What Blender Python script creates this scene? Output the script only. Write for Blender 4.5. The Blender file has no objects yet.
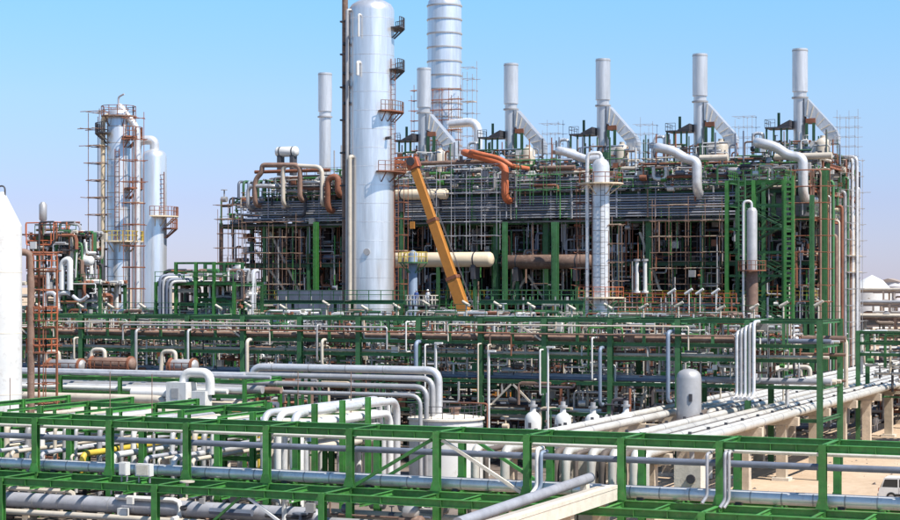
import bpy, math, random
from mathutils import Vector

# ------------------------------------------------------------------ camera, sky, sun, exposure
S = bpy.context.scene
COL = S.collection
H = 16.0                       # camera height above the ground (m)
F = 1866.0                     # focal length in photo pixels
TH = math.radians(23.46)       # the plant grid is turned by this against the view
ST, CT = math.sin(TH), math.cos(TH)

cam = bpy.data.cameras.new('camera')
cam.sensor_width = 36.0
cam.lens = F / 900.0 * 36.0
cam.shift_y = 25.0 / 900.0
cam.clip_start = 0.5
cam.clip_end = 20000
camo = bpy.data.objects.new('camera', cam)
camo.location = (0, 0, H)
camo.rotation_euler = (math.pi / 2, 0, TH)
COL.objects.link(camo)
S.camera = camo

SUN_EL, SUN_AZ = math.radians(55), math.radians(50)   # azimuth: to the right of straight behind the camera
back = Vector((ST, -CT, 0)); right = Vector((CT, ST, 0))
sd = (back * math.cos(SUN_AZ) + right * math.sin(SUN_AZ)) * math.cos(SUN_EL) + Vector((0, 0, math.sin(SUN_EL)))
W = bpy.data.worlds.new('World'); S.world = W; W.use_nodes = True
nt = W.node_tree
sky = nt.nodes.new('ShaderNodeTexSky'); sky.sky_type = 'NISHITA'; sky.sun_disc = False
sky.sun_elevation = SUN_EL
sky.sun_rotation = math.atan2(sd.x, sd.y)
sky.altitude = 0; sky.air_density = 1.0; sky.dust_density = 0.1; sky.ozone_density = 3.0
bg = nt.nodes['Background']; bg.inputs['Strength'].default_value = 0.11
tint = nt.nodes.new('ShaderNodeMix'); tint.data_type = 'RGBA'; tint.blend_type = 'MULTIPLY'; tint.inputs[0].default_value = 1.0
# dusty air dims and greys the lowest sky, all the way round the horizon
tcw = nt.nodes.new('ShaderNodeTexCoord'); spw = nt.nodes.new('ShaderNodeSeparateXYZ'); mrw = nt.nodes.new('ShaderNodeMapRange')
mrw.inputs[1].default_value = 0.0; mrw.inputs[2].default_value = 0.3
rpw = nt.nodes.new('ShaderNodeValToRGB'); rpw.color_ramp.interpolation = 'LINEAR'
rpw.color_ramp.elements[0].position = 0.0; rpw.color_ramp.elements[0].color = (0.47, 0.50, 0.84, 1)
rpw.color_ramp.elements[1].position = 0.52; rpw.color_ramp.elements[1].color = (0.64, 0.90, 1.0, 1)
for ps, cl in ((0.15, (0.545, 0.556, 0.845, 1)), (0.33, (0.66, 0.75, 0.91, 1))):
    e_ = rpw.color_ramp.elements.new(ps); e_.color = cl
nt.links.new(tcw.outputs['Generated'], spw.inputs[0]); nt.links.new(spw.outputs['Z'], mrw.inputs[0])
nt.links.new(mrw.outputs[0], rpw.inputs['Fac']); nt.links.new(rpw.outputs['Color'], tint.inputs[7])
nt.links.new(sky.outputs[0], tint.inputs[6]); nt.links.new(tint.outputs[2], bg.inputs['Color'])
sl = bpy.data.lights.new('sun', 'SUN'); sl.energy = 5.0; sl.angle = math.radians(0.5); sl.color = (1.0, 0.95, 0.87)
so = bpy.data.objects.new('sun', sl); so.location = (0, 0, 120)
so.rotation_euler = sd.to_track_quat('Z', 'Y').to_euler()
COL.objects.link(so)
S.view_settings.view_transform = 'Standard'; S.view_settings.look = 'None'
S.view_settings.gamma = 1.0; S.view_settings.use_curve_mapping = False
S.view_settings.exposure = 0.6
S.cycles.max_bounces = 6; S.cycles.diffuse_bounces = 3; S.cycles.glossy_bounces = 3

R = random.Random(11)

# ------------------------------------------------------------------ layout: a spot of the photo on the plane y = v
def at(px, py, v):
    x = (px - 450.0) / F
    t = v / (x * ST + CT)
    return Vector((t * (x * CT - ST), v, H + (285.0 - py) / F * t))
def ux(px, v): return at(px, 285, v).x
def zz(px, py, v): return at(px, py, v).z
def mpp(px, v):
    x = (px - 450.0) / F
    return v / (x * ST + CT) / F

# ------------------------------------------------------------------ materials
MATS = {}
def mat(name, rgb, rough=0.5, metal=0.0, var=0.18, scale=1.2, dirt=None, dirt_amt=0.35, bump=0.0, bscale=6.0, hue=0.0, stretch=None):
    m = bpy.data.materials.new(name); m.use_nodes = True
    n = m.node_tree; L = n.links.new
    b = n.nodes['Principled BSDF']
    b.inputs['Roughness'].default_value = rough; b.inputs['Metallic'].default_value = metal
    tc = n.nodes.new('ShaderNodeTexCoord'); oi = n.nodes.new('ShaderNodeObjectInfo')
    src = tc.outputs['Object']
    if stretch:
        mp = n.nodes.new('ShaderNodeMapping'); mp.inputs['Scale'].default_value = stretch
        L(src, mp.inputs['Vector']); src = mp.outputs[0]
    w = n.nodes.new('ShaderNodeMath'); w.operation = 'MULTIPLY'; w.inputs[1].default_value = 57.0
    L(oi.outputs['Random'], w.inputs[0])
    no = n.nodes.new('ShaderNodeTexNoise'); no.noise_dimensions = '4D'
    no.inputs['Scale'].default_value = scale; no.inputs['Detail'].default_value = 5; no.inputs['Roughness'].default_value = 0.65
    L(src, no.inputs['Vector']); L(w.outputs[0], no.inputs['W'])
    # brightness variation from noise and from one piece to the next
    mr = n.nodes.new('ShaderNodeMapRange'); mr.inputs[1].default_value = 0.3; mr.inputs[2].default_value = 0.7
    mr.inputs[3].default_value = 1 - var; mr.inputs[4].default_value = 1 + var
    L(no.outputs['Fac'], mr.inputs[0])
    mo = n.nodes.new('ShaderNodeMapRange'); mo.inputs[3].default_value = 1 - var * 0.7; mo.inputs[4].default_value = 1 + var * 0.7
    L(oi.outputs['Random'], mo.inputs[0])
    mu = n.nodes.new('ShaderNodeMath'); mu.operation = 'MULTIPLY'; L(mr.outputs[0], mu.inputs[0]); L(mo.outputs[0], mu.inputs[1])
    hs = n.nodes.new('ShaderNodeHueSaturation'); hs.inputs['Color'].default_value = (*rgb, 1)
    L(mu.outputs[0], hs.inputs['Value'])
    out = hs.outputs[0]
    if dirt:
        n2 = n.nodes.new('ShaderNodeTexNoise'); n2.noise_dimensions = '4D'; n2.inputs['Scale'].default_value = scale * 2.3
        n2.inputs['Detail'].default_value = 8; n2.inputs['Roughness'].default_value = 0.75
        L(src, n2.inputs['Vector']); L(w.outputs[0], n2.inputs['W'])
        cr = n.nodes.new('ShaderNodeMapRange'); cr.inputs[1].default_value = 0.52; cr.inputs[2].default_value = 0.72
        cr.inputs[3].default_value = 0; cr.inputs[4].default_value = dirt_amt
        L(n2.outputs['Fac'], cr.inputs[0])
        mx = n.nodes.new('ShaderNodeMix'); mx.data_type = 'RGBA'
        L(cr.outputs[0], mx.inputs[0]); L(out, mx.inputs[6]); mx.inputs[7].default_value = (*dirt, 1)
        out = mx.outputs[2]
    L(out, b.inputs['Base Color'])
    if bump:
        n3 = n.nodes.new('ShaderNodeTexNoise'); n3.inputs['Scale'].default_value = bscale; n3.inputs['Detail'].default_value = 4
        L(src, n3.inputs['Vector'])
        bp = n.nodes.new('ShaderNodeBump'); bp.inputs['Strength'].default_value = bump; bp.inputs['Distance'].default_value = 0.05
        L(n3.outputs['Fac'], bp.inputs['Height']); L(bp.outputs[0], b.inputs['Normal'])
    MATS[name] = m
    return m

RUST = (0.16, 0.07, 0.035); GRIME = (0.12, 0.10, 0.085)
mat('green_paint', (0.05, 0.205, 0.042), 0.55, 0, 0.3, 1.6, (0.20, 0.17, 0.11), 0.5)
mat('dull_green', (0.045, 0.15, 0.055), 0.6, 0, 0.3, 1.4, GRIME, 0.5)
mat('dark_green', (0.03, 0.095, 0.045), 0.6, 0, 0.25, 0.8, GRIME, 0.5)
mat('aluminium', (0.76, 0.76, 0.77), 0.33, 0.68, 0.2, 0.9, (0.42, 0.42, 0.44), 0.5, 0.3, 1.1, stretch=(1.2, 1.2, 0.09))
mat('stack_metal', (0.58, 0.58, 0.59), 0.36, 0.55, 0.18, 1.0, (0.30, 0.28, 0.27), 0.5, 0.2, 2.0, stretch=(1.5, 1.5, 0.15))
mat('pipeway_cladding', (0.58, 0.55, 0.50), 0.42, 0.25, 0.15, 0.6, (0.26, 0.21, 0.16), 0.55)
mat('stone_and_shade_dark', (0.10, 0.08, 0.07), 0.7, 0.05, 0.3, 0.8, (0.2, 0.15, 0.11), 0.5)  # painted shade tone of the added pipeway pipes; also some dark stones
mat('dark_paving', (0.14, 0.11, 0.09), 0.85, 0, 0.3, 0.25, (0.26, 0.20, 0.15), 0.6)  # dark brown with random lighter patches
mat('bright_cladding', (0.68, 0.67, 0.67), 0.38, 0.45, 0.14, 0.8, (0.28, 0.24, 0.21), 0.5, 0.15, 3)
mat('dull_cladding', (0.40, 0.39, 0.39), 0.45, 0.35, 0.16, 0.8, (0.28, 0.25, 0.23), 0.45, 0.15, 3)
mat('cream_pipe', (0.52, 0.46, 0.38), 0.5, 0, 0.12, 0.5, (0.24, 0.18, 0.13), 0.6)
mat('white_paint', (0.64, 0.63, 0.61), 0.45, 0, 0.07, 0.7, (0.33, 0.27, 0.21), 0.5)
mat('grey_pipe', (0.33, 0.33, 0.36), 0.5, 0.1, 0.2, 0.9, GRIME, 0.4)
mat('slate_pipe', (0.13, 0.15, 0.20), 0.5, 0.1, 0.2, 0.9, GRIME, 0.4)
mat('brown_pipe', (0.19, 0.115, 0.085), 0.65, 0, 0.3, 1.0, (0.42, 0.32, 0.25), 0.5)
mat('rust_steel', (0.23, 0.085, 0.045), 0.7, 0, 0.3, 1.0, (0.16, 0.07, 0.04), 0.6)
mat('orange_primer', (0.46, 0.125, 0.05), 0.6, 0, 0.2, 1.0, RUST, 0.4)
mat('crane_yellow', (0.46, 0.19, 0.035), 0.5, 0, 0.12, 0.8, RUST, 0.35)
mat('beige_drum', (0.66, 0.54, 0.38), 0.5, 0, 0.1, 0.5, (0.40, 0.30, 0.20), 0.35)
mat('concrete', (0.50, 0.41, 0.31), 0.9, 0, 0.2, 1.5, (0.28, 0.21, 0.15), 0.5, 0.3, 9)
mat('pale_concrete', (0.62, 0.56, 0.47), 0.85, 0, 0.15, 1.2, (0.38, 0.31, 0.24), 0.5, 0.3, 9)
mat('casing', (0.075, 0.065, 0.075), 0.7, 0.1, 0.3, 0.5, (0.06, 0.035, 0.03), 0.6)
mat('dark_steel', (0.07, 0.07, 0.08), 0.6, 0.3, 0.3, 1.0, RUST, 0.35)
mat('grating', (0.08, 0.075, 0.075), 0.7, 0.3, 0.25, 2.0, RUST, 0.4)
mat('blue_vessel', (0.20, 0.25, 0.33), 0.5, 0.1, 0.15, 0.8, GRIME, 0.35)
mat('yellow_rail', (0.55, 0.40, 0.05), 0.55, 0, 0.2, 1.0, RUST, 0.4)
mat('rubber', (0.02, 0.02, 0.02), 0.8, 0, 0.2, 2)
mat('glass_dark', (0.02, 0.025, 0.03), 0.12, 0, 0.1, 1)
mat('skin', (0.42, 0.24, 0.16), 0.6, 0, 0.05, 4)
mat('white_cloth', (0.78, 0.77, 0.75), 0.9, 0, 0.08, 5)
mat('blue_cloth', (0.07, 0.12, 0.33), 0.9, 0, 0.12, 5)
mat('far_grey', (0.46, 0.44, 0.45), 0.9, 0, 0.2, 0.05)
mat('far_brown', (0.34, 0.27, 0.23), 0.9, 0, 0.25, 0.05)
mat('foliage', (0.06, 0.085, 0.04), 0.9, 0, 0.4, 0.6)

# ------------------------------------------------------------------ mesh builder
class MB:
    def __init__(s, m='grey_pipe'):
        s.v = []; s.f = []; s.fm = []; s.fs = []; s.mats = []; s.use(m)
    def use(s, m):
        if m not in s.mats: s.mats.append(m)
        s.cur = s.mats.index(m); return s
    def add(s, vs, fs, smooth=False):
        o = len(s.v); s.v.extend(vs)
        s.f.extend([tuple(i + o for i in f) for f in fs])
        s.fm.extend([s.cur] * len(fs)); s.fs.extend([smooth] * len(fs) if not isinstance(smooth, list) else smooth)
        return s
    def box(s, x0, x1, y0, y1, z0, z1):
        return s.add([Vector(p) for p in ((x0,y0,z0),(x1,y0,z0),(x1,y1,z0),(x0,y1,z0),(x0,y0,z1),(x1,y0,z1),(x1,y1,z1),(x0,y1,z1))],
                     [(0,3,2,1),(4,5,6,7),(0,1,5,4),(1,2,6,5),(2,3,7,6),(3,0,4,7)])
    def frame(s, p, q):
        d = (q - p).normalized()
        up = Vector((0, 0, 1)) if abs(d.z) < 0.95 else Vector((0, 1, 0))
        a = d.cross(up).normalized(); b = a.cross(d).normalized()
        return d, a, b
    def prof(s, p, q, pts):
        p = Vector(p); q = Vector(q); d, a, b = s.frame(p, q); n = len(pts)
        vs = [p + a * x + b * y for x, y in pts] + [q + a * x + b * y for x, y in pts]
        fs = [(i, (i + 1) % n, n + (i + 1) % n, n + i) for i in range(n)] + [tuple(range(n - 1, -1, -1)), tuple(range(n, 2 * n))]
        return s.add(vs, fs)
    def bar(s, p, q, w, h=None):
        h = h or w; w /= 2; h /= 2
        return s.prof(p, q, [(-w, -h), (w, -h), (w, h), (-w, h)])
    def ib(s, p, q, w, h):
        t = max(0.018, h * 0.08); k = max(0.012, w * 0.06); w /= 2; h /= 2
        return s.prof(p, q, [(-w,-h),(w,-h),(w,-h+t),(k,-h+t),(k,h-t),(w,h-t),(w,h),(-w,h),(-w,h-t),(-k,h-t),(-k,-h+t),(-w,-h+t)])
    def tube(s, p, q, r, n=8, r2=None):
        p = Vector(p); q = Vector(q); d, a, b = s.frame(p, q); r2 = r if r2 is None else r2
        cs = [(math.cos(2 * math.pi * i / n), math.sin(2 * math.pi * i / n)) for i in range(n)]
        vs = [p + a * (c * r) + b * (e * r) for c, e in cs] + [q + a * (c * r2) + b * (e * r2) for c, e in cs]
        fs = [(i, (i + 1) % n, n + (i + 1) % n, n + i) for i in range(n)] + [tuple(range(n - 1, -1, -1)), tuple(range(n, 2 * n))]
        return s.add(vs, fs, [True] * n + [False, False])
    def path(s, pts, r, n=10, bend=None, seg=5):
        pts = [Vector(p) for p in pts]
        bend = bend if bend is not None else r * 2.6
        out = [pts[0]]
        for i in range(1, len(pts) - 1):
            a, c, b = pts[i - 1], pts[i], pts[i + 1]
            d1 = (a - c); d2 = (b - c); l1 = d1.length; l2 = d2.length
            if l1 < 1e-4 or l2 < 1e-4: continue
            d1 /= l1; d2 /= l2
            k = min(bend, l1 * 0.49, l2 * 0.49)
            e0 = c + d1 * k; e1 = c + d2 * k
            for j in range(seg + 1):
                t = j / seg
                out.append(e0 * (1 - t) ** 2 + c * 2 * t * (1 - t) + e1 * t * t)
        out.append(pts[-1])
        m = len(out); d, a, b = s.frame(out[0], out[1])
        vs = []
        for i in range(m):
            dd = (out[min(i + 1, m - 1)] - out[max(i - 1, 0)]).normalized()
            a = (a - dd * a.dot(dd))
            if a.length < 1e-5: _, a, _ = s.frame(out[0], out[0] + dd)
            a.normalize(); b = dd.cross(a)
            for j in range(n):
                g = 2 * math.pi * j / n
                vs.append(out[i] + a * (math.cos(g) * r) + b * (math.sin(g) * r))
        fs = []
        for i in range(m - 1):
            for j in range(n):
                fs.append((i * n + j, i * n + (j + 1) % n, (i + 1) * n + (j + 1) % n, (i + 1) * n + j))
        k = len(fs)
        fs += [tuple(range(n - 1, -1, -1)), tuple(range((m - 1) * n, m * n))]
        return s.add(vs, fs, [True] * k + [False, False])
    def lathe(s, x, y, pr, n=24):
        vs = []; fs = []
        for r, z in pr:
            for j in range(n):
                g = 2 * math.pi * j / n
                vs.append(Vector((x + r * math.cos(g), y + r * math.sin(g), z)))
        m = len(pr)
        for i in range(m - 1):
            for j in range(n):
                fs.append((i * n + j, i * n + (j + 1) % n, (i + 1) * n + (j + 1) % n, (i + 1) * n + j))
        k = len(fs)
        fs += [tuple(range(n - 1, -1, -1)), tuple(range((m - 1) * n, m * n))]
        return s.add(vs, fs, [True] * k + [False, False])
    def drum(s, p, q, r, n=20, dome=0.5):
        """horizontal vessel with domed ends"""
        p = Vector(p); q = Vector(q); d, a, b = s.frame(p, q)
        st = [(p - d * r * dome, 0.02), (p - d * r * dome * 0.85, r * 0.5), (p - d * r * dome * 0.5, r * 0.84), (p, r), (q, r), (q + d * r * dome * 0.5, r * 0.84), (q + d * r * dome * 0.85, r * 0.5), (q + d * r * dome, 0.02)]
        vs = []
        for c, rr in st:
            for j in range(n):
                g = 2 * math.pi * j / n
                vs.append(c + a * (math.cos(g) * rr) + b * (math.sin(g) * rr))
        fs = []
        for i in range(len(st) - 1):
            for j in range(n):
                fs.append((i * n + j, i * n + (j + 1) % n, (i + 1) * n + (j + 1) % n, (i + 1) * n + j))
        return s.add(vs, fs, True)
    def poly(s, pts, y0, y1):
        """outline in x-z drawn out from y0 to y1"""
        n = len(pts)
        vs = [Vector((x, y0, z)) for x, z in pts] + [Vector((x, y1, z)) for x, z in pts]
        return s.add(vs, [(i, (i + 1) % n, n + (i + 1) % n, n + i) for i in range(n)] + [tuple(range(n - 1, -1, -1)), tuple(range(n, 2 * n))])
    def annulus(s, x, y, z, r0, r1, g0, g1, th=0.12, n=16):
        vs = []
        for i in range(n + 1):
            g = g0 + (g1 - g0) * i / n; c, e = math.cos(g), math.sin(g)
            for rr, zc in ((r0, z - th), (r1, z - th), (r1, z), (r0, z)):
                vs.append(Vector((x + rr * c, y + rr * e, zc)))
        fs = []
        for i in range(n):
            for k in range(4):
                fs.append((i * 4 + k, i * 4 + (k + 1) % 4, i * 4 + 4 + (k + 1) % 4, i * 4 + 4 + k))
        fs += [(3, 2, 1, 0), (n * 4, n * 4 + 1, n * 4 + 2, n * 4 + 3)]
        return s.add(vs, fs)
    def rail(s, pts, h=1.1, r=0.035, step=1.5):
        """handrail: posts, top rail and knee rail along a polyline"""
        pts = [Vector(p) for p in pts]
        for a, b in zip(pts, pts[1:]):
            L = (b - a).length; k = max(1, int(round(L / step)))
            for i in range(k + 1):
                c = a.lerp(b, i / k); s.bar(c, c + Vector((0, 0, h)), r * 1.6)
            for f in (1.0, 0.55):
                s.bar(a + Vector((0, 0, h * f)), b + Vector((0, 0, h * f)), r * 1.6)
        return s
    def ring_rail(s, x, y, z, r, g0, g1, h=1.1, n=12, t=0.06):
        P = [Vector((x + r * math.cos(g0 + (g1 - g0) * i / n), y + r * math.sin(g0 + (g1 - g0) * i / n), z)) for i in range(n + 1)]
        for p in P: s.bar(p, p + Vector((0, 0, h)), t)
        for f in (1.0, 0.55):
            for a, b in zip(P, P[1:]): s.bar(a + Vector((0, 0, h * f)), b + Vector((0, 0, h * f)), t)
        return s
    def ladder(s, x, y, z0, z1, w=0.5, axis='x', t=0.05):
        dx, dy = (w / 2, 0) if axis == 'x' else (0, w / 2)
        s.bar((x - dx, y - dy, z0), (x - dx, y - dy, z1), t); s.bar((x + dx, y + dy, z0), (x + dx, y + dy, z1), t)
        k = int((z1 - z0) / 0.6)
        for i in range(k):
            z = z0 + 0.3 + i * 0.6; s.bar((x - dx, y - dy, z), (x + dx, y + dy, z), t * 0.8)
        return s
    def mesh(s, name, off=Vector((0, 0, 0))):
        me = bpy.data.meshes.new(name)
        me.from_pydata([(p[0] - off[0], p[1] - off[1], p[2] - off[2]) for p in s.v], [], s.f)
        for m in s.mats: me.materials.append(MATS[m])
        me.polygons.foreach_set('material_index', s.fm)
        me.polygons.foreach_set('use_smooth', s.fs)
        if any(s.fs): me.set_sharp_from_angle(angle=math.radians(50))
        me.update()
        return me

WL = {}      # world location of every object (no parent is turned)
LABELS = {}
def put(name, me, parent=None, loc=(0, 0, 0), kind=None, label=None, cat=None, group=None):
    o = bpy.data.objects.new(name, me); COL.objects.link(o)
    loc = Vector(loc); WL[o.name] = loc
    if parent is not None:
        o.parent = parent; o.location = loc - WL[parent.name]
    else:
        o.location = loc
    if kind: o['kind'] = kind
    if label:
        o['label'] = label
        if parent is None: LABELS.setdefault(label, []).append(o)
    if cat: o['category'] = cat
    if group: o['group'] = group
    return o
def thing(name, label, cat, loc, group=None):
    o = put(name, None, None, loc, None, label, cat, group); o.empty_display_size = 0.5
    return o
def part(name, mb, parent, kind=None, label=None):
    w = WL[parent.name]
    return put(name, mb.mesh(name, w), parent, w, kind, label)
def solo(name, mb, label, cat, base, group=None):
    base = Vector(base)
    return put(name, mb.mesh(name, base), None, base, None, label, cat, group)

CACHE = {}
def beam(parent, p, q, w, h, m, name='beam', sec='I', label=None):
    """one straight steel member; alike axis-parallel members share a mesh"""
    p = Vector(p); q = Vector(q); d = q - p
    key = (sec, round(d.x, 3), round(d.y, 3), round(d.z, 3), w, h, m)
    me = CACHE.get(key)
    if me is None:
        mb = MB(m); o = Vector((0, 0, 0))
        if sec == 'I': mb.ib(o, d, w, h)
        elif sec == 'O': mb.tube(o, d, w / 2, 8)
        else: mb.bar(o, d, w, h)
        me = CACHE[key] = mb.mesh(name)
    return put(name, me, parent, p, None, label)

def pipe(pts, r, m, label, group=None, n=12, bend=None, name='pipe', cat='pipe', flanges=()):
    mb = MB(m).path(pts, r, n, bend)
    p0 = Vector(pts[0])
    if not flanges:
        return solo(name, mb, label, cat, p0, group)
    t = thing(name, label, cat, p0, group)
    part('pipe_run', mb, t)
    for a, b in flanges:
        part('flange', MB(m).tube(a, b, r * 1.45, 12), t)
    return t

ORD = ['first', 'second', 'third', 'fourth', 'fifth', 'sixth', 'seventh', 'eighth', 'ninth', 'tenth', 'eleventh', 'twelfth',
       'thirteenth', 'fourteenth', 'fifteenth', 'sixteenth', 'seventeenth', 'eighteenth', 'nineteenth', 'twentieth'] + ['twenty-' + w for w in ('first', 'second', 'third', 'fourth', 'fifth', 'sixth', 'seventh', 'eighth', 'ninth')] + ['thirtieth'] + ['thirty-' + w for w in ('first', 'second', 'third', 'fourth', 'fifth', 'sixth', 'seventh', 'eighth', 'ninth')]

def rack(t, us, vs, zs, m, cw=0.34, bh=0.36, bw=0.26, ztop=None, skip=(), vlevels=None):
    """columns, long beams and cross beams of a steel rack"""
    ztop = ztop or max(zs)
    for v in vs:
        for u in us:
            beam(t, (u, v, 0), (u, v, ztop + 0.02), cw, cw, m, 'column')
    g = cw / 2 + 0.004
    for z in zs:
        for v in vs:
            for a, b in zip(us, us[1:]):
                if (z, v) in skip: continue
                beam(t, (a + g, v, z - bh / 2), (b - g, v, z - bh / 2), bw, bh, m)
        if vlevels is not None and z not in vlevels: continue
        for u in us:
            for a, b in zip(vs, vs[1:]):
                beam(t, (u, a + g, z - bh / 2), (u, b - g, z - bh / 2), bw, bh, m, 'cross_beam')

def clutter(parent, name, box, n, rmin, rmax, mats, seed, horiz=0.5, label=None, lmax=9, drums=0.35):
    """small process piping, valves and boxes nobody could pick apart: one mesh"""
    q = random.Random(seed); x0, x1, y0, y1, z0, z1 = box; mb = MB(mats[0])
    for i in range(n):
        mb.use(q.choice(mats)); r = q.uniform(rmin, rmax) ** 1.0
        x, y, z = q.uniform(x0, x1), q.uniform(y0, y1), q.uniform(z0, z1)
        k = q.random()
        cl = lambda p: (min(max(p[0], x0), x1), min(max(p[1], y0), y1), min(max(p[2], z0), z1))
        if k < horiz:
            L = q.uniform(1.5, lmax); pts = [(x, y, z), cl((x + L, y, z))]
            if q.random() < 0.6: pts.append(cl((pts[-1][0], y, z + q.choice((-1, 1)) * q.uniform(1, 4))))
            if q.random() < 0.4: pts.insert(0, cl((x, y, z + q.choice((-1, 1)) * q.uniform(1, 4))))
            if q.random() < 0.3: pts.append(cl((pts[-1][0], pts[-1][1] + q.choice((-1, 1)) * q.uniform(1, 4), pts[-1][2])))
            pp = [pts[0]]
            for p in pts[1:]:
                if (Vector(p) - Vector(pp[-1])).length > 0.3: pp.append(p)
            if len(pp) > 1: mb.path(pp, r, 6, seg=2)
        elif k < horiz + 0.22:
            a = cl((x, y, z)); b = cl((x, y, z + q.uniform(1.5, 6)))
            if b[2] - a[2] > 0.3:
                mb.path([a, b, cl((b[0] + q.uniform(0.5, 3), b[1], b[2]))], r, 6, seg=2)
        elif k < horiz + 0.32:
            mb.tube((x, y, z), cl((x, y + q.uniform(1, 6) + 0.2, z)), r, 6)
        elif k < horiz + 0.42:
            e = r * 2.2; mb.tube((x - e, y, z), (x + e, y, z), e * 0.9, 8); mb.tube((x, y, z), (x, y, z + e * 3), e * 0.25, 5)
            mb.tube((x, y, z + e * 3), (x, y, z + e * 3.2), e * 1.1, 8)
        elif k < horiz + 0.46 or q.random() > drums:
            e = q.uniform(0.1, 0.45); mb.box(x - e, x + e, y - e * .5, y + e * .5, z - e, z + e)
        else:
            e = r * 2.4; mb.drum((x, y, z), (x + e * q.uniform(1.5, 4), y, z), e, 10)
    return part(name, mb, parent, 'stuff', label)

def scaffold(label, x0, x1, y0, y1, z0, z1, dx=2.0, dz=2.0, m='rust_steel', t=0.07, seed=1, over=0.7, planks=0.3, drop=0.0):
    q = random.Random(seed); th = thing('scaffold', label, 'scaffold', ((x0 + x1) / 2, (y0 + y1) / 2, z0))
    nx = max(1, int(round((x1 - x0) / dx))); nz = max(1, int(round((z1 - z0) / dz)))
    a = MB(m); b = MB(m)
    for y in (y0, y1):
        for i in range(nx + 1):
            x = x0 + (x1 - x0) * i / nx
            a.tube((x, y, z0), (x, y, z1 + q.uniform(-1.5, 1.2)), t / 2, 5)
        for k in range(1, nz + 1):
            z = z0 + (z1 - z0) * k / nz
            if q.random() < drop: continue
            b.tube((x0 - q.uniform(0, over), y, z), (x1 + q.uniform(0, over), y, z), t / 2, 5)
    for i in range(nx + 1):
        x = x0 + (x1 - x0) * i / nx
        for k in range(1, nz + 1):
            z = z0 + (z1 - z0) * k / nz - 0.08
            b.tube((x, y0 - q.uniform(0.1, over), z), (x, y1 + q.uniform(0.1, over), z), t / 2, 5)
    part('standards', a, th, 'stuff'); part('ledgers', b, th, 'stuff')
    pl = MB('beige_drum')
    for k in range(1, nz + 1):
        for i in range(nx):
            if q.random() < planks:
                z = z0 + (z1 - z0) * k / nz + 0.05; xa = x0 + (x1 - x0) * i / nx; xb = x0 + (x1 - x0) * (i + 1) / nx
                pl.box(xa, xb, y0 + 0.1, y1 - 0.1, z, z + 0.06)
    if pl.f: part('planks', pl, th, 'stuff')
    return th

# ------------------------------------------------------------------ ground
def ground_material():
    m = bpy.data.materials.new('sand'); m.use_nodes = True; n = m.node_tree; L = n.links.new; b = n.nodes['Principled BSDF']
    b.inputs['Roughness'].default_value = 0.95
    tc = n.nodes.new('ShaderNodeTexCoord')
    a = n.nodes.new('ShaderNodeTexNoise'); a.inputs['Scale'].default_value = 0.06; a.inputs['Detail'].default_value = 9; a.inputs['Roughness'].default_value = 0.65
    c = n.nodes.new('ShaderNodeTexNoise'); c.inputs['Scale'].default_value = 1.4; c.inputs['Detail'].default_value = 8; c.inputs['Roughness'].default_value = 0.7
    L(tc.outputs['Object'], a.inputs['Vector']); L(tc.outputs['Object'], c.inputs['Vector'])
    r = n.nodes.new('ShaderNodeValToRGB'); r.color_ramp.elements[0].color = (0.36, 0.25, 0.16, 1); r.color_ramp.elements[0].position = 0.35
    r.color_ramp.elements[1].color = (0.58, 0.44, 0.31, 1); r.color_ramp.elements[1].position = 0.65
    mx = n.nodes.new('ShaderNodeMath'); mx.operation = 'ADD'
    h = n.nodes.new('ShaderNodeMath'); h.operation = 'MULTIPLY'; h.inputs[1].default_value = 0.45
    L(c.outputs['Fac'], h.inputs[0]); h2 = n.nodes.new('ShaderNodeMath'); h2.operation = 'MULTIPLY'; h2.inputs[1].default_value = 0.55
    L(a.outputs['Fac'], h2.inputs[0]); L(h.outputs[0], mx.inputs[0]); L(h2.outputs[0], mx.inputs[1]); L(mx.outputs[0], r.inputs['Fac'])
    L(r.outputs['Color'], b.inputs['Base Color'])
    bp = n.nodes.new('ShaderNodeBump'); bp.inputs['Strength'].default_value = 0.5; bp.inputs['Distance'].default_value = 0.15
    L(c.outputs['Fac'], bp.inputs['Height']); L(bp.outputs[0], b.inputs['Normal'])
    MATS['sand'] = m
ground_material()
mb = MB('sand')
G = 9000
mb.add([Vector((-G, -400, 0)), Vector((G, -400, 0)), Vector((G, G, 0)), Vector((-G, G, 0))], [(0, 1, 2, 3)])
put('ground', mb.mesh('ground'), None, (0, 0, 0), 'structure')
mb = MB('dark_paving')
mb.box(-175, -50, 148.5, 275, 0.004, 0.10)
put('plant_paving', mb.mesh('plant_paving'), None, (0, 0, 0), 'structure')
mb = MB('dark_paving'); mb.box(-130, -47.8, 88, 148.4, 0.004, 0.06)  # dark sheet laid over the sand under the left racks
put('dark_ground_sheet', mb.mesh('dark_ground_sheet'), None, (0, 0, 0), 'structure')

# ------------------------------------------------------------------ foreground green rack
FU = [-76.8 + 6 * k for k in range(-2, 12)]           # columns every 6 m
V0, V1, V2 = 102.0, 105.8, 109.8
ZU, ZL = 6.9, 3.2
fr = thing('pipe_rack', 'bright green two-tier steel pipe rack nearest the viewer', 'pipe rack', (-48, V1, 0))
cw = 0.42
for i, u in enumerate(FU):
    for v in (V1, V2):
        beam(fr, (u, v, 0), (u, v, ZU + 0.03), cw, cw, 'green_paint', 'column')
    if i % 2 == 0:
        beam(fr, (u, V0, 0), (u, V0, ZL + 0.02), cw, cw, 'green_paint', 'column')
    for v in (V1, V2):                                  # flared base of the upper post
        mb = MB('green_paint').poly([(u - 0.40, ZL + 0.03), (u + 0.40, ZL + 0.03), (u + 0.23, ZL + 0.62), (u - 0.23, ZL + 0.62)], v - 0.235, v - 0.215)
        part('gusset_plate', mb, fr)
g = cw / 2 + 0.005
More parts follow.
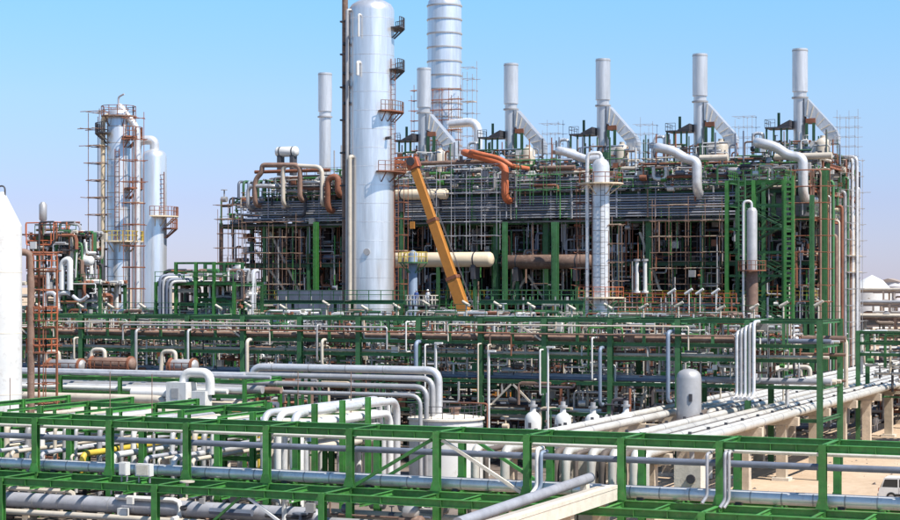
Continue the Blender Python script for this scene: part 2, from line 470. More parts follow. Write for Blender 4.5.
for a, b in zip(FU, FU[1:]):
    for v, z in ((V1, ZU), (V2, ZU), (V1, ZL), (V2, ZL)):
        beam(fr, (a + g, v, z - 0.22), (b - g, v, z - 0.22), 0.30, 0.44, 'green_paint')
for a, b in zip(FU[::2], FU[2::2]):
    beam(fr, (a + g, V0, ZL - 0.24), (b - g, V0, ZL - 0.24), 0.30, 0.48, 'green_paint')
for i, u in enumerate(FU):
    for z in (ZU, ZL):
        beam(fr, (u, V1 + g, z - 0.20), (u, V2 - g, z - 0.20), 0.28, 0.40, 'green_paint', 'cross_beam')
    if i % 2 == 0: beam(fr, (u, V0 + g, ZL - 0.20), (u, V1 - g, ZL - 0.20), 0.28, 0.40, 'green_paint', 'cross_beam')
    else: beam(fr, (u, V0 + 0.16, ZL - 0.26), (u, V1 - g, ZL - 0.26), 0.22, 0.30, 'green_paint', 'cross_beam')
    um = u + 3.0                                        # secondary joists between the columns
    if i < len(FU) - 1:
        beam(fr, (um, V1 + 0.16, ZL - 0.20), (um, V2 - 0.16, ZL - 0.20), 0.18, 0.28, 'green_paint', 'joist')
        beam(fr, (um, V0 + 0.16, ZL - 0.20), (um, V1 - 0.16, ZL - 0.20), 0.18, 0.28, 'green_paint', 'joist')
sp = MB('green_paint').box(-.3, .3, -.035, -.02, -.13, .13).mesh('splice_plate')
for a in FU[:-1]:
    for d in (1.5, 3.0, 4.5):
        put('web_stiffener', MB('green_paint').box(a + d - .012, a + d + .012, V1 - .148, V1 - .012, ZU - .40, ZU - .04).mesh('web_stiffener', Vector((a + d, V1, ZU))), fr, (a + d, V1, ZU))
    put('splice_plate', sp, fr, (a + .65, V1, ZU - .22))
for a in FU[:-2:2]:
    for d in (2.0, 4.0, 8.0, 10.0):
        put('web_stiffener', MB('green_paint').box(a + d - .012, a + d + .012, V0 - .148, V0 - .012, ZL - .43, ZL - .05).mesh('web_stiffener', Vector((a + d, V0, ZL))), fr, (a + d, V0, ZL))
uA, uB, uC = -52.8, -46.8, -40.8                        # the braced bays
for v in (V1 + 0.02, V2 + 0.02):
    beam(fr, (uA + 0.35, v, ZL + 0.15), (uB - 0.35, v, ZU - 0.5), 0.20, 0.20, 'green_paint', 'brace', 'B')
    beam(fr, (uB + 0.35, v, ZU - 0.5), (uC - 0.35, v, ZL + 0.15), 0.20, 0.20, 'green_paint' if v > 107 else 'pale_concrete', 'brace', 'B')
beam(fr, (-58.0, V0, ZL - 0.5), (-55.0, V0, 0.8), 0.16, 0.16, 'white_paint', 'knee_brace', 'B')
beam(fr, (-60.9, V0, 0.8), (-58.6, V0, ZL - 0.5), 0.16, 0.16, 'green_paint', 'knee_brace', 'B')

xa, xb = -88.5, -11.0
def run(v, z, r, m, label, a=xa, b=xb, grp=None, sup=None):
    return pipe([(a, v, z), (b, v, z)], r, m, label, grp, 14)
run(106.75, ZU - 0.62, 0.13, 'white_paint', 'thin white pipe hung just under the top beam of the nearest green rack')
run(107.6, 5.45, 0.20, 'slate_pipe', 'dark slate pipe running midway between the two tiers of the nearest green rack')
t = thing('large_pipe', 'thick silvery insulated pipe on the lower tier behind the front posts of nearest rack', 'pipe', (-50, 106.7, ZL))
part('pipe_run', MB('bright_cladding').tube((xa, 106.7, ZL + .42), (xb, 106.7, ZL + .42), .36, 20), t)
me = MB('dull_cladding').tube((0, 0, 0), (.09, 0, 0), .372, 20).mesh('cladding_band')
for k in range(42): put('cladding_band', me, t, (xa + .9 + 1.83 * k, 106.7, ZL + .42))
me = MB('dark_steel').box(-.2, .2, -.25, .25, 0, .12).mesh('shoe')
for u in FU: put('shoe', me, t, (u + .9, 106.7, ZL - .04))
run(108.0, ZL + 0.24, 0.22, 'dull_cladding', 'thinner dull grey pipe beside the thick silvery one on the lower tier of nearest rack')
run(108.9, ZL + 0.3, 0.28, 'slate_pipe', 'rearmost dark pipe on the lower tier of the nearest green rack')
for k, z in enumerate((1.5,)):
    t = thing('large_pipe', 'very thick grey pipe low under the front of nearest green rack', 'pipe', (-60, 104.0, 0))
    part('pipe_run', MB('grey_pipe').path([(-90, 104.0, z), (-54.0, 104.0, z), (-54.0, 104.0, 0.0)], 0.52, 20, 1.3), t)
    for u in range(-88, -56, 6): part('saddle', MB('concrete').box(u - 0.25, u + 0.25, 103.5, 104.5, 0.0, z - 0.50), t)
    for u in range(-90, -56, 2):
        if u > -90: part('cladding_band', MB('dull_cladding').tube((u + 0.5, 104, z), (u + 0.56, 104, z), 0.53, 20), t)
for k, (v, z, r, m) in enumerate(((103.1, 0.8, 0.2, 'cream_pipe'), (104.9, 1.1, 0.25, 'dull_cladding'), (107.2, 1.3, 0.3, 'cream_pipe'), (108.6, 0.9, 0.22, 'white_paint'))):
    t = run(v, z, r, m, ['cream pipe near the ground in front of the very thick grey pipe', 'dull grey pipe near the ground just behind the very thick grey pipe', 'cream pipe near the ground below the lower tier of nearest rack', 'white pipe near the ground at the back of nearest rack'][k], b=-50 if k < 2 else -45)
clutter(fr, 'low_piping', (-88, -47, 102.6, 112, 0.2, 2.5), 150, 0.06, 0.24, ['cream_pipe', 'dark_steel', 'dull_cladding', 'brown_pipe', 'white_paint', 'slate_pipe'], 91, 0.25, lmax=8)
for k in range(16):
    u = -87.5 + 2.45 * k
    if all(abs(u - c) > 0.6 for c in FU):
        beam(fr, (u, 103, 2.45), (u, 111.5, 2.45), 0.14, 0.2, 'green_paint', 'low_joist')
# white switch boxes on the lower tier
for k, (px, w, h, lab) in enumerate(((124, 0.55, 0.85, 'smaller white junction box on the lower tier of nearest rack, left of its wider twin'), (144, 1.1, 0.8, 'wide white junction box on the lower tier of nearest green rack'))):
    c = at(px, 480, 104.4); t = thing('junction_box', lab, 'junction box', (c.x, 104.4, ZL))
    part('housing', MB('white_paint').box(c.x - w / 2, c.x + w / 2, 104.2, 104.7, ZL + 0.25, ZL + 0.25 + h), t)
    part('door', MB('pale_concrete' if k else 'white_paint').box(c.x - w * .4, c.x + w * .4, 104.17, 104.198, ZL + 0.33, ZL + 0.17 + h), t)
    for s in (-1, 1): part('leg', MB('grey_pipe').bar((c.x + s * w * .38, 104.45, ZL - 0.2), (c.x + s * w * .38, 104.45, ZL + 0.25), 0.08), t)
# pipe and duct that come in over the rack from the near side
t = thing('inclined_pipe', 'grey open-ended pipe slanting over the lower tier of nearest rack', 'pipe', (-36.9, 97, 0))
mb = MB('grey_pipe').tube((-36.9, 86.0, 4.05), (-36.9, 106.2, 4.42), 0.30, 18)
part('pipe_run', mb, t)
part('bore_shade_disc', MB('rubber').tube((-36.9, 106.205, 4.42), (-36.9, 106.215, 4.42), 0.25, 18), t)  # black disc on the capped end stands in for shade inside the bore
for v in (88, 94, 100): part('support', MB('green_paint').ib((-36.9, v, 0), (-36.9, v, 3.78), 0.25, 0.25), t)
part('shoe', MB('pale_concrete').box(-37.1, -36.7, 104.9, 105.5, ZL, 4.12), t)
t = thing('duct_bank', 'beige concrete trough slanting over the lower tier beside the open grey pipe', 'trough', (-35.4, 97, 0))
part('trough', MB('pale_concrete').box(-36.1, -34.9, 85.0, 105.3, 3.25, 3.95), t)
part('cover', MB('cream_pipe').box(-36.15, -35.45, 85.0, 105.2, 3.954, 4.04), t)
part('cable_tray', MB('pale_concrete').box(-35.35, -34.87, 85.0, 105.25, 3.954, 4.16), t)
for v in (86, 92, 98, 104): part('support', MB('concrete').box(-35.9, -35.1, v - 0.3, v + 0.3, 0, 3.247), t)
# concrete blocks with pipe sleeves seen between the tiers
for k, (px, lab) in enumerate(((567, 'beige concrete sleeve block left of the open end of the slanting pipe'), (594, 'beige concrete sleeve block right of the open end of the slanting pipe'), (690, 'beige concrete sleeve block beside the tall drop pipes'))):
    c = at(px, 484, 112.4); t = thing('sleeve_block', lab, 'concrete block', (c.x, 112.4, 0))
    part('block', MB('pale_concrete').box(c.x - 0.85, c.x + 0.85, 111.8, 113.0, 0, 4.95), t)
    part('sleeve', MB('dark_steel').tube((c.x + 0.25, 111.62, 4.0), (c.x + 0.25, 111.797, 4.0), 0.28, 14), t)
# vertical drop pipes on the nearest rack
def drop(px, v, ztop, zbot, r, m, lab, off=1.0):
    u = ux(px, v)
    return pipe([(u, v + off, ztop), (u, v, ztop), (u, v, zbot + 0.45), (u - 0.22, v - 0.3, zbot + .05)], r, m, lab, None, 10)
drop(537, 105.2, 6.1, 3.4, 0.13, 'white_paint', 'white drop pipe beside the post above the slanting grey pipe, left of two')
drop(541, 105.2, 5.9, 3.4, 0.12, 'blue_vessel', 'blue-grey drop pipe beside the post above the slanting grey pipe, right of two')
drop(707, 105.2, 6.2, 3.3, 0.10, 'grey_pipe', 'grey drop pipe left of the fourth post from the right frame edge')
drop(725, 105.2, 6.3, 3.1, 0.11, 'grey_pipe', 'grey drop pipe just right of the green post near the sleeve block')
drop(729, 105.2, 6.35, 3.1, 0.10, 'dull_cladding', 'bright drop pipe, rightmost of the bundle near the sleeve block')

# ------------------------------------------------------------------ branch rack running away behind it, on the left
BU = [-88, -82, -76, -70, -64.2]; BV = [113.5, 119.5, 125.5]
br = thing('pipe_rack', 'green branch rack with open top frames running away behind nearest rack, left', 'pipe rack', (-73, 122, 0))
for u in BU:
    for v in BV:
        beam(br, (u, v, 0), (u, v, 7.15), 0.36, 0.36, 'green_paint', 'column')
    for a, b in zip(BV, BV[1:]):
        beam(br, (u, a + 0.19, 6.95), (u, b - 0.19, 6.95), 0.26, 0.36, 'green_paint')
        beam(br, (u, a + 0.19, 4.0), (u, b - 0.19, 4.0), 0.22, 0.30, 'green_paint')
    beam(br, (u, V2 + 0.24, 5.9), (u, BV[0] - 0.19, 5.9), 0.22, 0.32, 'green_paint')
for v in BV:
    for a, b in zip(BU, BU[1:]):
        for z in (5.5, 3.9):
            beam(br, (a + 0.19, v, z), (b - 0.19, v, z), 0.24, 0.34, 'green_paint', 'cross_beam')
for a, b in zip(BU[1:], BU[2:]):
    beam(br, (a + 0.19, BV[1], 6.9), (b - 0.19, BV[1], 6.9), 0.24, 0.34, 'green_paint', 'cross_beam')
for a, b in zip(BU, BU[1:]):
    m_ = (a + b) / 2
    for v in BV: beam(br, (m_, v, 5.68), (m_, v, 6.60), .2, .2, 'green_paint', 'short_post')
    for c, d in zip(BV, BV[1:]): beam(br, (m_, c + .1, 6.70), (m_, d - .1, 6.70), .12, .18, 'green_paint', 'joist')
q = random.Random(5); k = 0
mm = ['cream_pipe', 'dull_cladding', 'bright_cladding', 'grey_pipe', 'cream_pipe', 'dull_cladding', 'white_paint']
words = {'cream_pipe': 'cream', 'bright_cladding': 'silvery', 'white_paint': 'white', 'dull_cladding': 'dull grey', 'brown_pipe': 'brown', 'grey_pipe': 'grey', 'slate_pipe': 'slate', 'blue_vessel': 'blue-grey', 'yellow_rail': 'yellow', 'rust_steel': 'rust-brown'}
u = -87.2
while u < -65.0:
    r = q.choice((0.10, 0.14, 0.2, 0.24)); m = mm[k % len(mm)]
    if all(abs(u - c) > r + 0.25 for c in BU):
        end = 127.6 + q.uniform(-1.5, 2.0)
        pipe([(u, 111.3, 0.2), (u, 111.3, 5.67 + r), (u, end, 5.67 + r), (u, end, 0.2)], r, m, '%s pipe running away on the branch rack upper tier, %s from the left' % (words[m], ORD[k]), None, 12, r * 3)
        k += 1
    u += r * 2 + q.uniform(0.35, 0.75)
k = 0; u = -87
while u < -65.0:
    r = q.choice((0.10, 0.15, 0.22)); m = ['cream_pipe', 'white_paint', 'grey_pipe', 'cream_pipe', 'bright_cladding'][k % 5]
    if k == 9: m = 'yellow_rail'
    if all(abs(u - c) > r + 0.25 for c in BU + FU):
        pipe([(u, 107.4, 2.6), (u, 107.4, 4.17 + r), (u, 132.0, 4.17 + r), (u, 132.0, 0.2)], r, m, '%s pipe running away on the branch rack lower tier, %s from the left' % (words[m], ORD[k]), None, 10)
        k += 1
    u += r * 2 + q.uniform(0.6, 1.2)
# nested pipes that turn down at the right edge of the branch rack
sr = thing('pipe_rack', 'row of green posts holding the nested down-turning pipes', 'pipe rack', (-60.9, 118, 0))
for v in (113.0, 117.2, 121.3):
    beam(sr, (-59.1, v, 0), (-59.1, v, 7.9), 0.34, 0.34, 'green_paint', 'column')
    beam(sr, (-62.6, v, 0), (-62.6, v, 7.9), 0.30, 0.30, 'green_paint', 'column')
    for z in (7.0, 6.15, 5.3, 4.45):
        beam(sr, (-62.4, v, z - 0.06), (-59.3, v, z - 0.06), 0.14, 0.12, 'green_paint', 'bracket', 'B')
nm = ['bright_cladding', 'white_paint', 'bright_cladding', 'cream_pipe']
for c, u in enumerate((-59.75, -60.95, -62.05)):
    for j in range(4):
        z = 7.28 - 0.85 * j; v = 127.6 - 1.25 * j + 0.9 * c; r = 0.27 if c == 0 else 0.24
        m = nm[(j + c) % 4]
        pipe([(u, 111.2 + 0.9 * j, 0.1), (u, 111.2 + 0.9 * j, z), (u, v, z), (u, v, 0.1)], r, m, '%s nested pipe turning down by the white tank, %s in the %s row' % (words[m], ['topmost', 'second', 'third', 'lowest'][j], ['right-hand', 'middle', 'left-hand'][c]), None, 14, 1.1)

# ------------------------------------------------------------------ low rack across on the left, with long insulated pipes
LU = [-118, -112, -106, -100, -94, -88, -82, -76]
lr = thing('pipe_rack', 'low green rack behind the branch rack carrying long grey pipes, left side', 'pipe rack', (-97, 136, 0))
rack(lr, LU, [133.0, 139.0], [8.25, 7.0, 5.6], 'green_paint', 0.28, 0.30, 0.22)
lp = [(133.7, 7.0, .22, 'white_paint'), (134.4, 7.0, .28, 'bright_cladding'), (135.3, 7.0, .34, 'dull_cladding'), (136.3, 7.0, .26, 'brown_pipe'), (137.2, 7.0, .30, 'dull_cladding'), (138.1, 7.0, .3, 'slate_pipe'),
      (133.8, 5.6, .42, 'cream_pipe'), (134.9, 5.6, .26, 'brown_pipe'), (135.8, 5.6, .3, 'cream_pipe'), (136.8, 5.6, .34, 'grey_pipe'), (137.9, 5.6, .3, 'slate_pipe'),
      (134.5, 8.25, .16, 'grey_pipe'), (136.5, 8.25, .22, 'bright_cladding')]
for k, (v, z, r, m) in enumerate(lp):
    e = -78 + (k % 4) * 1.2
    lev = {7.0: 'middle', 5.6: 'bottom', 8.25: 'top'}[z]; idx = [p for p in lp if p[1] == z].index(lp[k])
    pipe([(-119, v, z + r), (e, v, z + r)], r, m, '%s pipe on the %s tier of the low left rack, %s from the front' % (words[m], lev, ORD[idx]), None, 12)
for k, (v, z, r) in enumerate(((132.2, 6.5, .36), (131.2, 5.6, .22), (131.9, 4.9, .3))):
    t = pipe([(-119, v, z), (-83 + 3 * k, v, z), (-83 + 3 * k, v, 0.1)], r, 'cream_pipe', ['thick cream pipe in front of the low left rack, upper of three', 'slim cream pipe in front of the low left rack, nearest of three', 'cream pipe in front of the low left rack, lowest of three'][k], None, 12)
lc = clutter(lr, 'small_piping', (-118, -77, 140, 148, 0, 7.5), 240, 0.05, 0.22, ['brown_pipe', 'cream_pipe', 'dull_cladding', 'rust_steel', 'dark_steel', 'white_paint', 'dark_green'], 21)
# silvery pipes that come out over the low rack, run right and drop
for j in range(4):
    v = 140.5 - 1.2 * j; z = 8.95 - 0.62 * j; ue = -62.0 + 0.0 * j; us = -79.5 - 0.9 * j; r = (0.33, 0.24, 0.22, 0.17)[j]
    t = thing('pipe', ['thick silvery pipe dropping beside the white tank, outermost of four', 'second silvery pipe inside the outermost drop beside the white tank', 'third silvery pipe inside the outermost drop beside the white tank', 'innermost slim silvery pipe of the four dropping beside the white tank'][j], 'pipe', (ue, v, 0))
    part('pipe_run', MB('bright_cladding' if j == 0 else 'dull_cladding').path([(us, v, 6.9), (us, v, z), (ue, v, z), (ue, v, 0.05)], r, 16, 0.95), t)
    for u in (us + 2, us + 5.5, us + 9, us + 12.5):
        part('cladding_band', MB('dull_cladding').tube((u, v, z), (u + 0.1, v, z), r + 0.012, 16), t)
    for u in (-74, -67):
        part('support', MB('dull_green').ib((u, v, 0), (u, v, z - r - 0.005), 0.2, 0.2), t)
t = thing('insulated_manifold', 'bulky white insulated manifold where silvery pipes leave the low left rack', 'manifold', (-80, 134, 4.8))
mb = MB('white_paint'); mb.path([(-86.5, 132.6, 7.0), (-81.5, 132.6, 7.0), (-81.5, 132.6, 8.8), (-79, 132.6, 8.8), (-79, 132.6, 7.0)], 0.38, 18, 0.8); part('header', mb, t)
part('valve_box', MB('white_paint').box(-82.6, -80.7, 131.6, 133.3, 6.3, 8.0), t)
part('hatch', MB('dull_cladding').box(-82.1, -81.4, 131.56, 131.597, 6.7, 7.5), t)
part('valve_box', MB('white_paint').box(-80.3, -79.0, 131.8, 132.9, 6.0, 7.3), t)
for u in (-82, -79.7): part('leg', MB('dull_green').bar((u, 132.5, 0), (u, 132.5, 5.995 if u > -81 else 6.295), 0.25), t)

for k, (px, w) in enumerate(((66, 3.6), (112, 4.4), (183, 2.4))):
    v = 145.5; p = at(px, 366 - 2 * (k % 2), v); z = p.z; t = thing('heat_exchanger', '%s exchanger on a rusty frame behind the low left rack, %s from the left' % ('brown' if k % 2 else 'grey', ORD[k]), 'heat exchanger', (p.x, v, 0))
    part('shell', MB('brown_pipe' if k % 2 else 'dull_cladding').drum((p.x - w / 2, v, z), (p.x + w / 2, v, z), 0.62, 18), t)
    for f in (-.36, .36):
        part('saddle', MB('dark_steel').box(p.x + w * f - .2, p.x + w * f + .2, v - .5, v + .5, z - 1.0, z - .5), t)
        part('frame_post', MB('rust_steel').ib((p.x + w * f, v, 0), (p.x + w * f, v, z - 1.003), .3, .3), t)
        part('channel_flange', MB('rust_steel').tube((p.x + w * f * 1.3 - .12, v, z), (p.x + w * f * 1.3 + .12, v, z), .75, 18), t)
    part('handrail', MB('rust_steel').rail([(p.x - w / 2, v - .9, z - .9), (p.x + w / 2, v - .9, z - .9)], 1.2, .04, .9), t)
    part('deck', MB('rust_steel').box(p.x - w / 2, p.x + w / 2, v - 1.0, v + 1.0, z - 1.12, z - 1.02), t)
    part('outlet_bend', MB('cream_pipe').path([(p.x - .8, v, z + .5), (p.x - .8, v, z + 1.3), (p.x - 2.2, v, z + 1.3), (p.x - 2.2, v - .4, z - 2)], .2, 10, .5), t)

# ------------------------------------------------------------------ white tank, filter vessels
t = thing('storage_tank', 'low white storage tank with railed roof behind the dropping silvery pipes', 'tank', (ux(446, 141), 141, 0))
cx, cy = WL[t.name].x, 141.0
part('shell', MB('white_paint').lathe(cx, cy, [(3.05, 0), (3.05, 4.95), (3.0, 4.95)], 40), t)
part('roof', MB('pale_concrete').lathe(cx, cy, [(3.2, 4.954), (3.2, 5.1), (1.5, 5.3), (0.05, 5.38)], 40), t)
part('handrail', MB('dark_steel').ring_rail(cx, cy, 5.03, 2.95, 0, 2 * math.pi, 1.1, 20, 0.05), t)
part('roof_nozzle', MB('brown_pipe').lathe(cx + 0.8, cy, [(0.35, 5.2), (0.35, 5.8), (0.5, 5.8), (0.5, 5.95)], 12), t)
part('shell_band', MB('grey_pipe').lathe(cx, cy, [(3.07, 4.3), (3.07, 4.5)], 40), t)
for k, px in enumerate((533, 563, 593, 626)):
    v = 138.5 if k < 3 else 141.5; u = ux(px, v); s = 1.0 if k < 3 else 0.85
    t = thing('filter_vessel', ['white bottle-shaped vessel with narrow neck, leftmost of the row behind nearest rack', 'white bottle-shaped vessel with narrow neck, second of the row behind nearest rack', 'white bottle-shaped vessel with narrow neck, third of the row, beside cream pipeway', 'white bottle-shaped vessel mostly hidden by the cream pipeway'][k], 'vessel', (u, v, 0), 'bottle-shaped filter vessels')
    part('shell', MB('white_paint').lathe(u, v, [(0.3, 1.3), (0.66 * s, 1.8), (0.66 * s, 5.2), (0.62 * s, 5.55), (0.45 * s, 5.8), (0.24, 5.95), (0.22, 6.35)], 24), t)
    part('neck_flange', MB('dull_cladding').lathe(u, v, [(0.36, 6.353), (0.36, 6.5), (0.2, 6.5), (0.2, 6.8)], 16), t)
    part('nameplate', MB('dark_steel').box(u - 0.14, u + 0.1, v - 0.68 * s, v - 0.64 * s, 4.7, 5.1), t)
    for a in range(3):
        g = a * 2.09 + 0.4
        part('leg', MB('dull_green').bar((u + 0.5 * math.cos(g), v + 0.5 * math.sin(g), 0), (u + 0.5 * math.cos(g), v + 0.5 * math.sin(g), 1.95), 0.14), t)
v = 146.8; u = -42.55
t = thing('knockout_drum', 'large pale grey upright vessel with domed top behind the cream pipeway', 'vessel', (u, v, 0))
part('shell', MB('dull_cladding').lathe(u, v, [(1.02, 0.6), (1.02, 8.4), (0.95, 8.75), (0.75, 9.0), (0.4, 9.16), (0.04, 9.2)], 32), t)
part('skirt', MB('dark_steel').lathe(u, v, [(1.1, 0), (1.03, 0.597)], 32), t)
part('nameplate', MB('dark_steel').box(u + 0.3, u + 0.55, v - 1.06, v - 0.9, 6.6, 7.2), t)
for k, (px, py, v, lab) in enumerate(((489, 352, 144, 'slim white lamp post standing behind the white tank'), (548, 348, 146, 'slim white lamp post between the first two bottle-shaped vessels'), (436, 344, 147, 'slim white lamp post above the dropping silvery pipes'))):
    p = at(px, py, v); t = thing('lamp_post', lab, 'lamp post', (p.x, v, 0))
    part('post', MB('white_paint').tube((p.x, v, 0), (p.x, v, p.z), 0.09, 8), t)
    part('lamp_head', MB('white_paint').box(p.x - 0.1, p.x + 0.6, v - 0.15, v + 0.15, p.z, p.z + 0.15), t)

# ------------------------------------------------------------------ cream pipeway on concrete bents, right
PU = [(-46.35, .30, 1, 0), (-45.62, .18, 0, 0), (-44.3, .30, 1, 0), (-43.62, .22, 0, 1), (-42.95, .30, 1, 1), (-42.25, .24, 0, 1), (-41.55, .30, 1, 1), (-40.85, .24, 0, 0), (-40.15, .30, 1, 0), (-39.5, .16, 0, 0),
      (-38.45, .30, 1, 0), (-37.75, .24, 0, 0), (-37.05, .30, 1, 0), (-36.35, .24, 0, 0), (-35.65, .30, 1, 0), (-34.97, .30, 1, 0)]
BN = [115 + 12 * k for k in range(0, 20)]
for k, v in enumerate(BN):
    t = thing('concrete_bent', 'concrete portal carrying the cream pipeway, %s from the nearest rack' % (ORD[k] if k < 20 else 'last'), 'pipe support', (-40.8, v, 0), 'portals under the cream pipeway')
    for u in (-45.6, -40.75, -35.9):
        part('column', MB('concrete').box(u - 0.4, u + 0.4, v - 0.4, v + 0.4, 0, 4.5), t)
        part('footing', MB('pale_concrete').box(u - 0.7, u + 0.7, v - 0.7, v + 0.7, 0, 0.25), t)
    part('cross_beam', MB('concrete').box(-47.2, -34.5, v - 0.35, v + 0.35, 4.503, 5.2), t)
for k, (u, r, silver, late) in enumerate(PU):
    m = 'pipeway_cladding' if silver else 'stone_and_shade_dark'; v0 = 149.2 if late else 110.9  # dark pipes are added; their colour stands in for the pale pipes' shaded sides
    t = thing('pipeway_pipe', '%s pipe running away on the concrete portals, %s from the left%s' % ('pale' if silver else 'added shade-dark', ORD[k], ', studded with clamps' if k == 0 else ''), 'pipe', (u, v0, 5.2), 'pipes on the right-hand pipeway')
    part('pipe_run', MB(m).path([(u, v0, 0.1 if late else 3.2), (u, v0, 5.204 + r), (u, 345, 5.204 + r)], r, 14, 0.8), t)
    me = MB('dull_cladding' if silver else 'dark_steel').tube((0, 0, 0), (0, .14, 0), r + 0.014, 14).mesh('joint_band')
    v = v0 + 2.5 + (k % 4)
    while v < 300: put('joint_band', me, t, (u, v, 5.204 + r)); v += 6.0
    if k in (0, 8, 14):
        me = MB('dark_steel').box(-0.10, 0.10, -0.10, 0.10, 0, 0.2).mesh('clamp')
        for j in range(64 if k == 0 else 26): put('clamp', me, t, (u - 0.05, 114 + (2.0 if k == 0 else 4.7) * j, 5.204 + 2 * r - 0.03))
for k, (u, r, z) in enumerate(((-47.6, .25, 6.9), (-48.6, .22, 6.9))):
    v0, v1 = 150 + 0 * k, 205
    t = pipe([(u, v0 + 14, z - 6.7), (u, v0 + 14, z), (u, v1, z), (u + 2.0, v1, z), (u + 2.0, v1, z - 1.0)], r, 'cream_pipe', ['cream pipe raised above the left edge of the pipeway, right of a pair', 'cream pipe raised above the left edge of the pipeway, left of a pair'][k], None, 12)
# green railed stair beside the pipeway
t = thing('walkway', 'green railed walkway rising beside the cream pipeway', 'walkway', (-50, 175, 0))
part('deck', MB('grating').box(-50.6, -49.4, 168, 196, 7.0, 7.1), t)
for u in (-50.6, -49.4): part('handrail', MB('dull_green').rail([(u, 168, 7.1), (u, 196, 7.1)], 1.3, 0.05, 2.0), t)
for v in (169, 178, 187, 195): part('post', MB('dull_green').ib((-50, v, 0), (-50, v, 6.99), 0.22, 0.22), t)
# ------------------------------------------------------------------ long middle rack
MU = [-105 + 6 * k for k in range(-4, 13)]; M0, M1 = 152.0, 160.0
mr_ = thing('pipe_rack', 'long green multi-tier pipe rack across the middle of the plant', 'pipe rack', (-69, 156, 0))
MZ = [13.1, 11.1, 9.9, 7.7, 5.0]
rack(mr_, MU, [M0, M1], MZ, 'dull_green', 0.44, 0.30, 0.24, skip={(5.0, M1)}, vlevels=[13.1, 11.1, 7.7, 5.0])
for a, b in zip(MU, MU[1:]):
    m_ = (a + b) / 2
    beam(mr_, (m_, M0 + 0.0, 11.4 - 0.3), (m_, M0, 12.79), 0.22, 0.22, 'dull_green', 'short_post')
    beam(mr_, (m_, M1 + 0.0, 11.1), (m_, M1, 12.79), 0.26, 0.26, 'dull_green', 'short_post')
for (a, b) in ((-63, -57), (-93, -87), (-117, -111)):
    m_ = (a + b) / 2
    for s in (-1, 1):
        beam(mr_, (m_ + s * 0.1, M0 - 0.05, 7.3), (m_ + s * 2.6, M0 - 0.05, 4.9), 0.16, 0.16, 'cream_pipe', 'brace', 'B')
    beam(mr_, (m_ + 0.5, M0 - 0.05, 12.6), (m_ + 2.7, M0 - 0.05, 11.2), 0.14, 0.14, 'cream_pipe', 'brace', 'B')
part('handrail', MB('dull_green').rail([(MU[0], M1 + 0.3, 13.1), (MU[-1], M1 + 0.3, 13.1)], 1.1, 0.03, 3.0), mr_)
q = random.Random(9)
mids = ['dull_cladding', 'brown_pipe', 'cream_pipe', 'brown_pipe', 'bright_cladding', 'slate_pipe', 'cream_pipe', 'grey_pipe', 'brown_pipe']
for lev, z, n_ in (('top', 11.1, 9), ('third', 7.7, 8), ('second', 9.9, 4), ('lowest', 5.0, 8)):
    for k in range(n_):
        v = M0 + 0.7 + k * (6.8 / max(1, n_ - 1)); r = q.choice((0.12, 0.17, 0.22, 0.28)) if lev != 'second' else 0.14
        m = mids[(k * 2 + len(lev)) % 9]
        a = MU[0] - 1 + (q.uniform(0, 30) if q.random() < 0.25 else 0); b = MU[-1] + 0.6 - (q.uniform(2, 30) if q.random() < 0.3 else 0)
        if lev == 'lowest': b = min(b, -48.5)
        pts = [(a, v, z + r), (b, v, z + r)]
        if b < -33 and lev != 'lowest' and q.random() < 0.7: pts.append((b, v, z + r - 2.5))
        pipe(pts, r, m, '%s pipe on the %s tier of the middle rack, %s from the front' % (words[m], lev, ORD[k]), None, 10)
for k, (a, b, z, r, m) in enumerate(((-108, -84, 12.45, .07, 'cream_pipe'), (-100, -72, 12.2, .09, 'dull_cladding'), (-66, -44, 12.5, .07, 'cream_pipe'), (-118, -60, 11.8, .07, 'rust_steel'), (-62, -40, 11.75, .08, 'brown_pipe'))):
    pipe([(a, M0 - 0.35, z - 1.5), (a, M0 - 0.35, z), (b, M0 - 0.35, z), (b, M0 - 0.35, z - 2)], r, m, '%s slim pipe clipped along the middle rack front, %s from the left' % (words[m], ORD[k]), None, 8)
# vertical pipes on the front of the middle rack
for k, (px, y0, y1, r, m) in enumerate(((416, 342, 374, .24, 'blue_vessel'), (406, 322, 352, .09, 'white_paint'), (478, 344, 405, .1, 'cream_pipe'), (488, 345, 405, .1, 'cream_pipe'), (600, 348, 405, .2, 'blue_vessel'), (592, 338, 380, .1, 'white_paint'), (668, 332, 402, .22, 'blue_vessel'), (136, 330, 376, .18, 'dull_cladding'), (74, 338, 360, .12, 'cream_pipe'), (188, 330, 366, .14, 'bright_cladding'), (247, 340, 378, .22, 'cream_pipe'), (322, 340, 366, .18, 'cream_pipe'), (317, 325, 362, .12, 'dull_cladding'), (425, 345, 400, .1, 'white_paint'), (435, 345, 400, .1, 'dull_cladding'), (540, 350, 395, .1, 'white_paint'))):
    v = M0 - 0.9; p = at(px, y0, v); z1 = zz(px, y1, v)
    pipe([(p.x, M0 + 1.2, p.z), (p.x, v, p.z), (p.x, v, z1), (p.x, M0 + 0.8, z1)], r * 0.8, m, '%s riser on the middle rack front, %s' % (words[m], [
        'thick one left of centre', 'thin one left of the thick blue riser', 'left one above the white tank', 'right one above the white tank', 'thick one above the third bottle-shaped vessel', 'thin one above the third bottle vessel', 'thick one left of the domed grey vessel', 'stout one in the left third', 'far left by the rusty scaffold', 'slim one left of the down-bent cream riser', 'thick one above the low left rack', 'above the white manifold', 'slim one above the white manifold', 'left one above the silvery drop', 'right one above the silvery drop', 'thin one between first and second bottle vessels'][k]), None, 10)
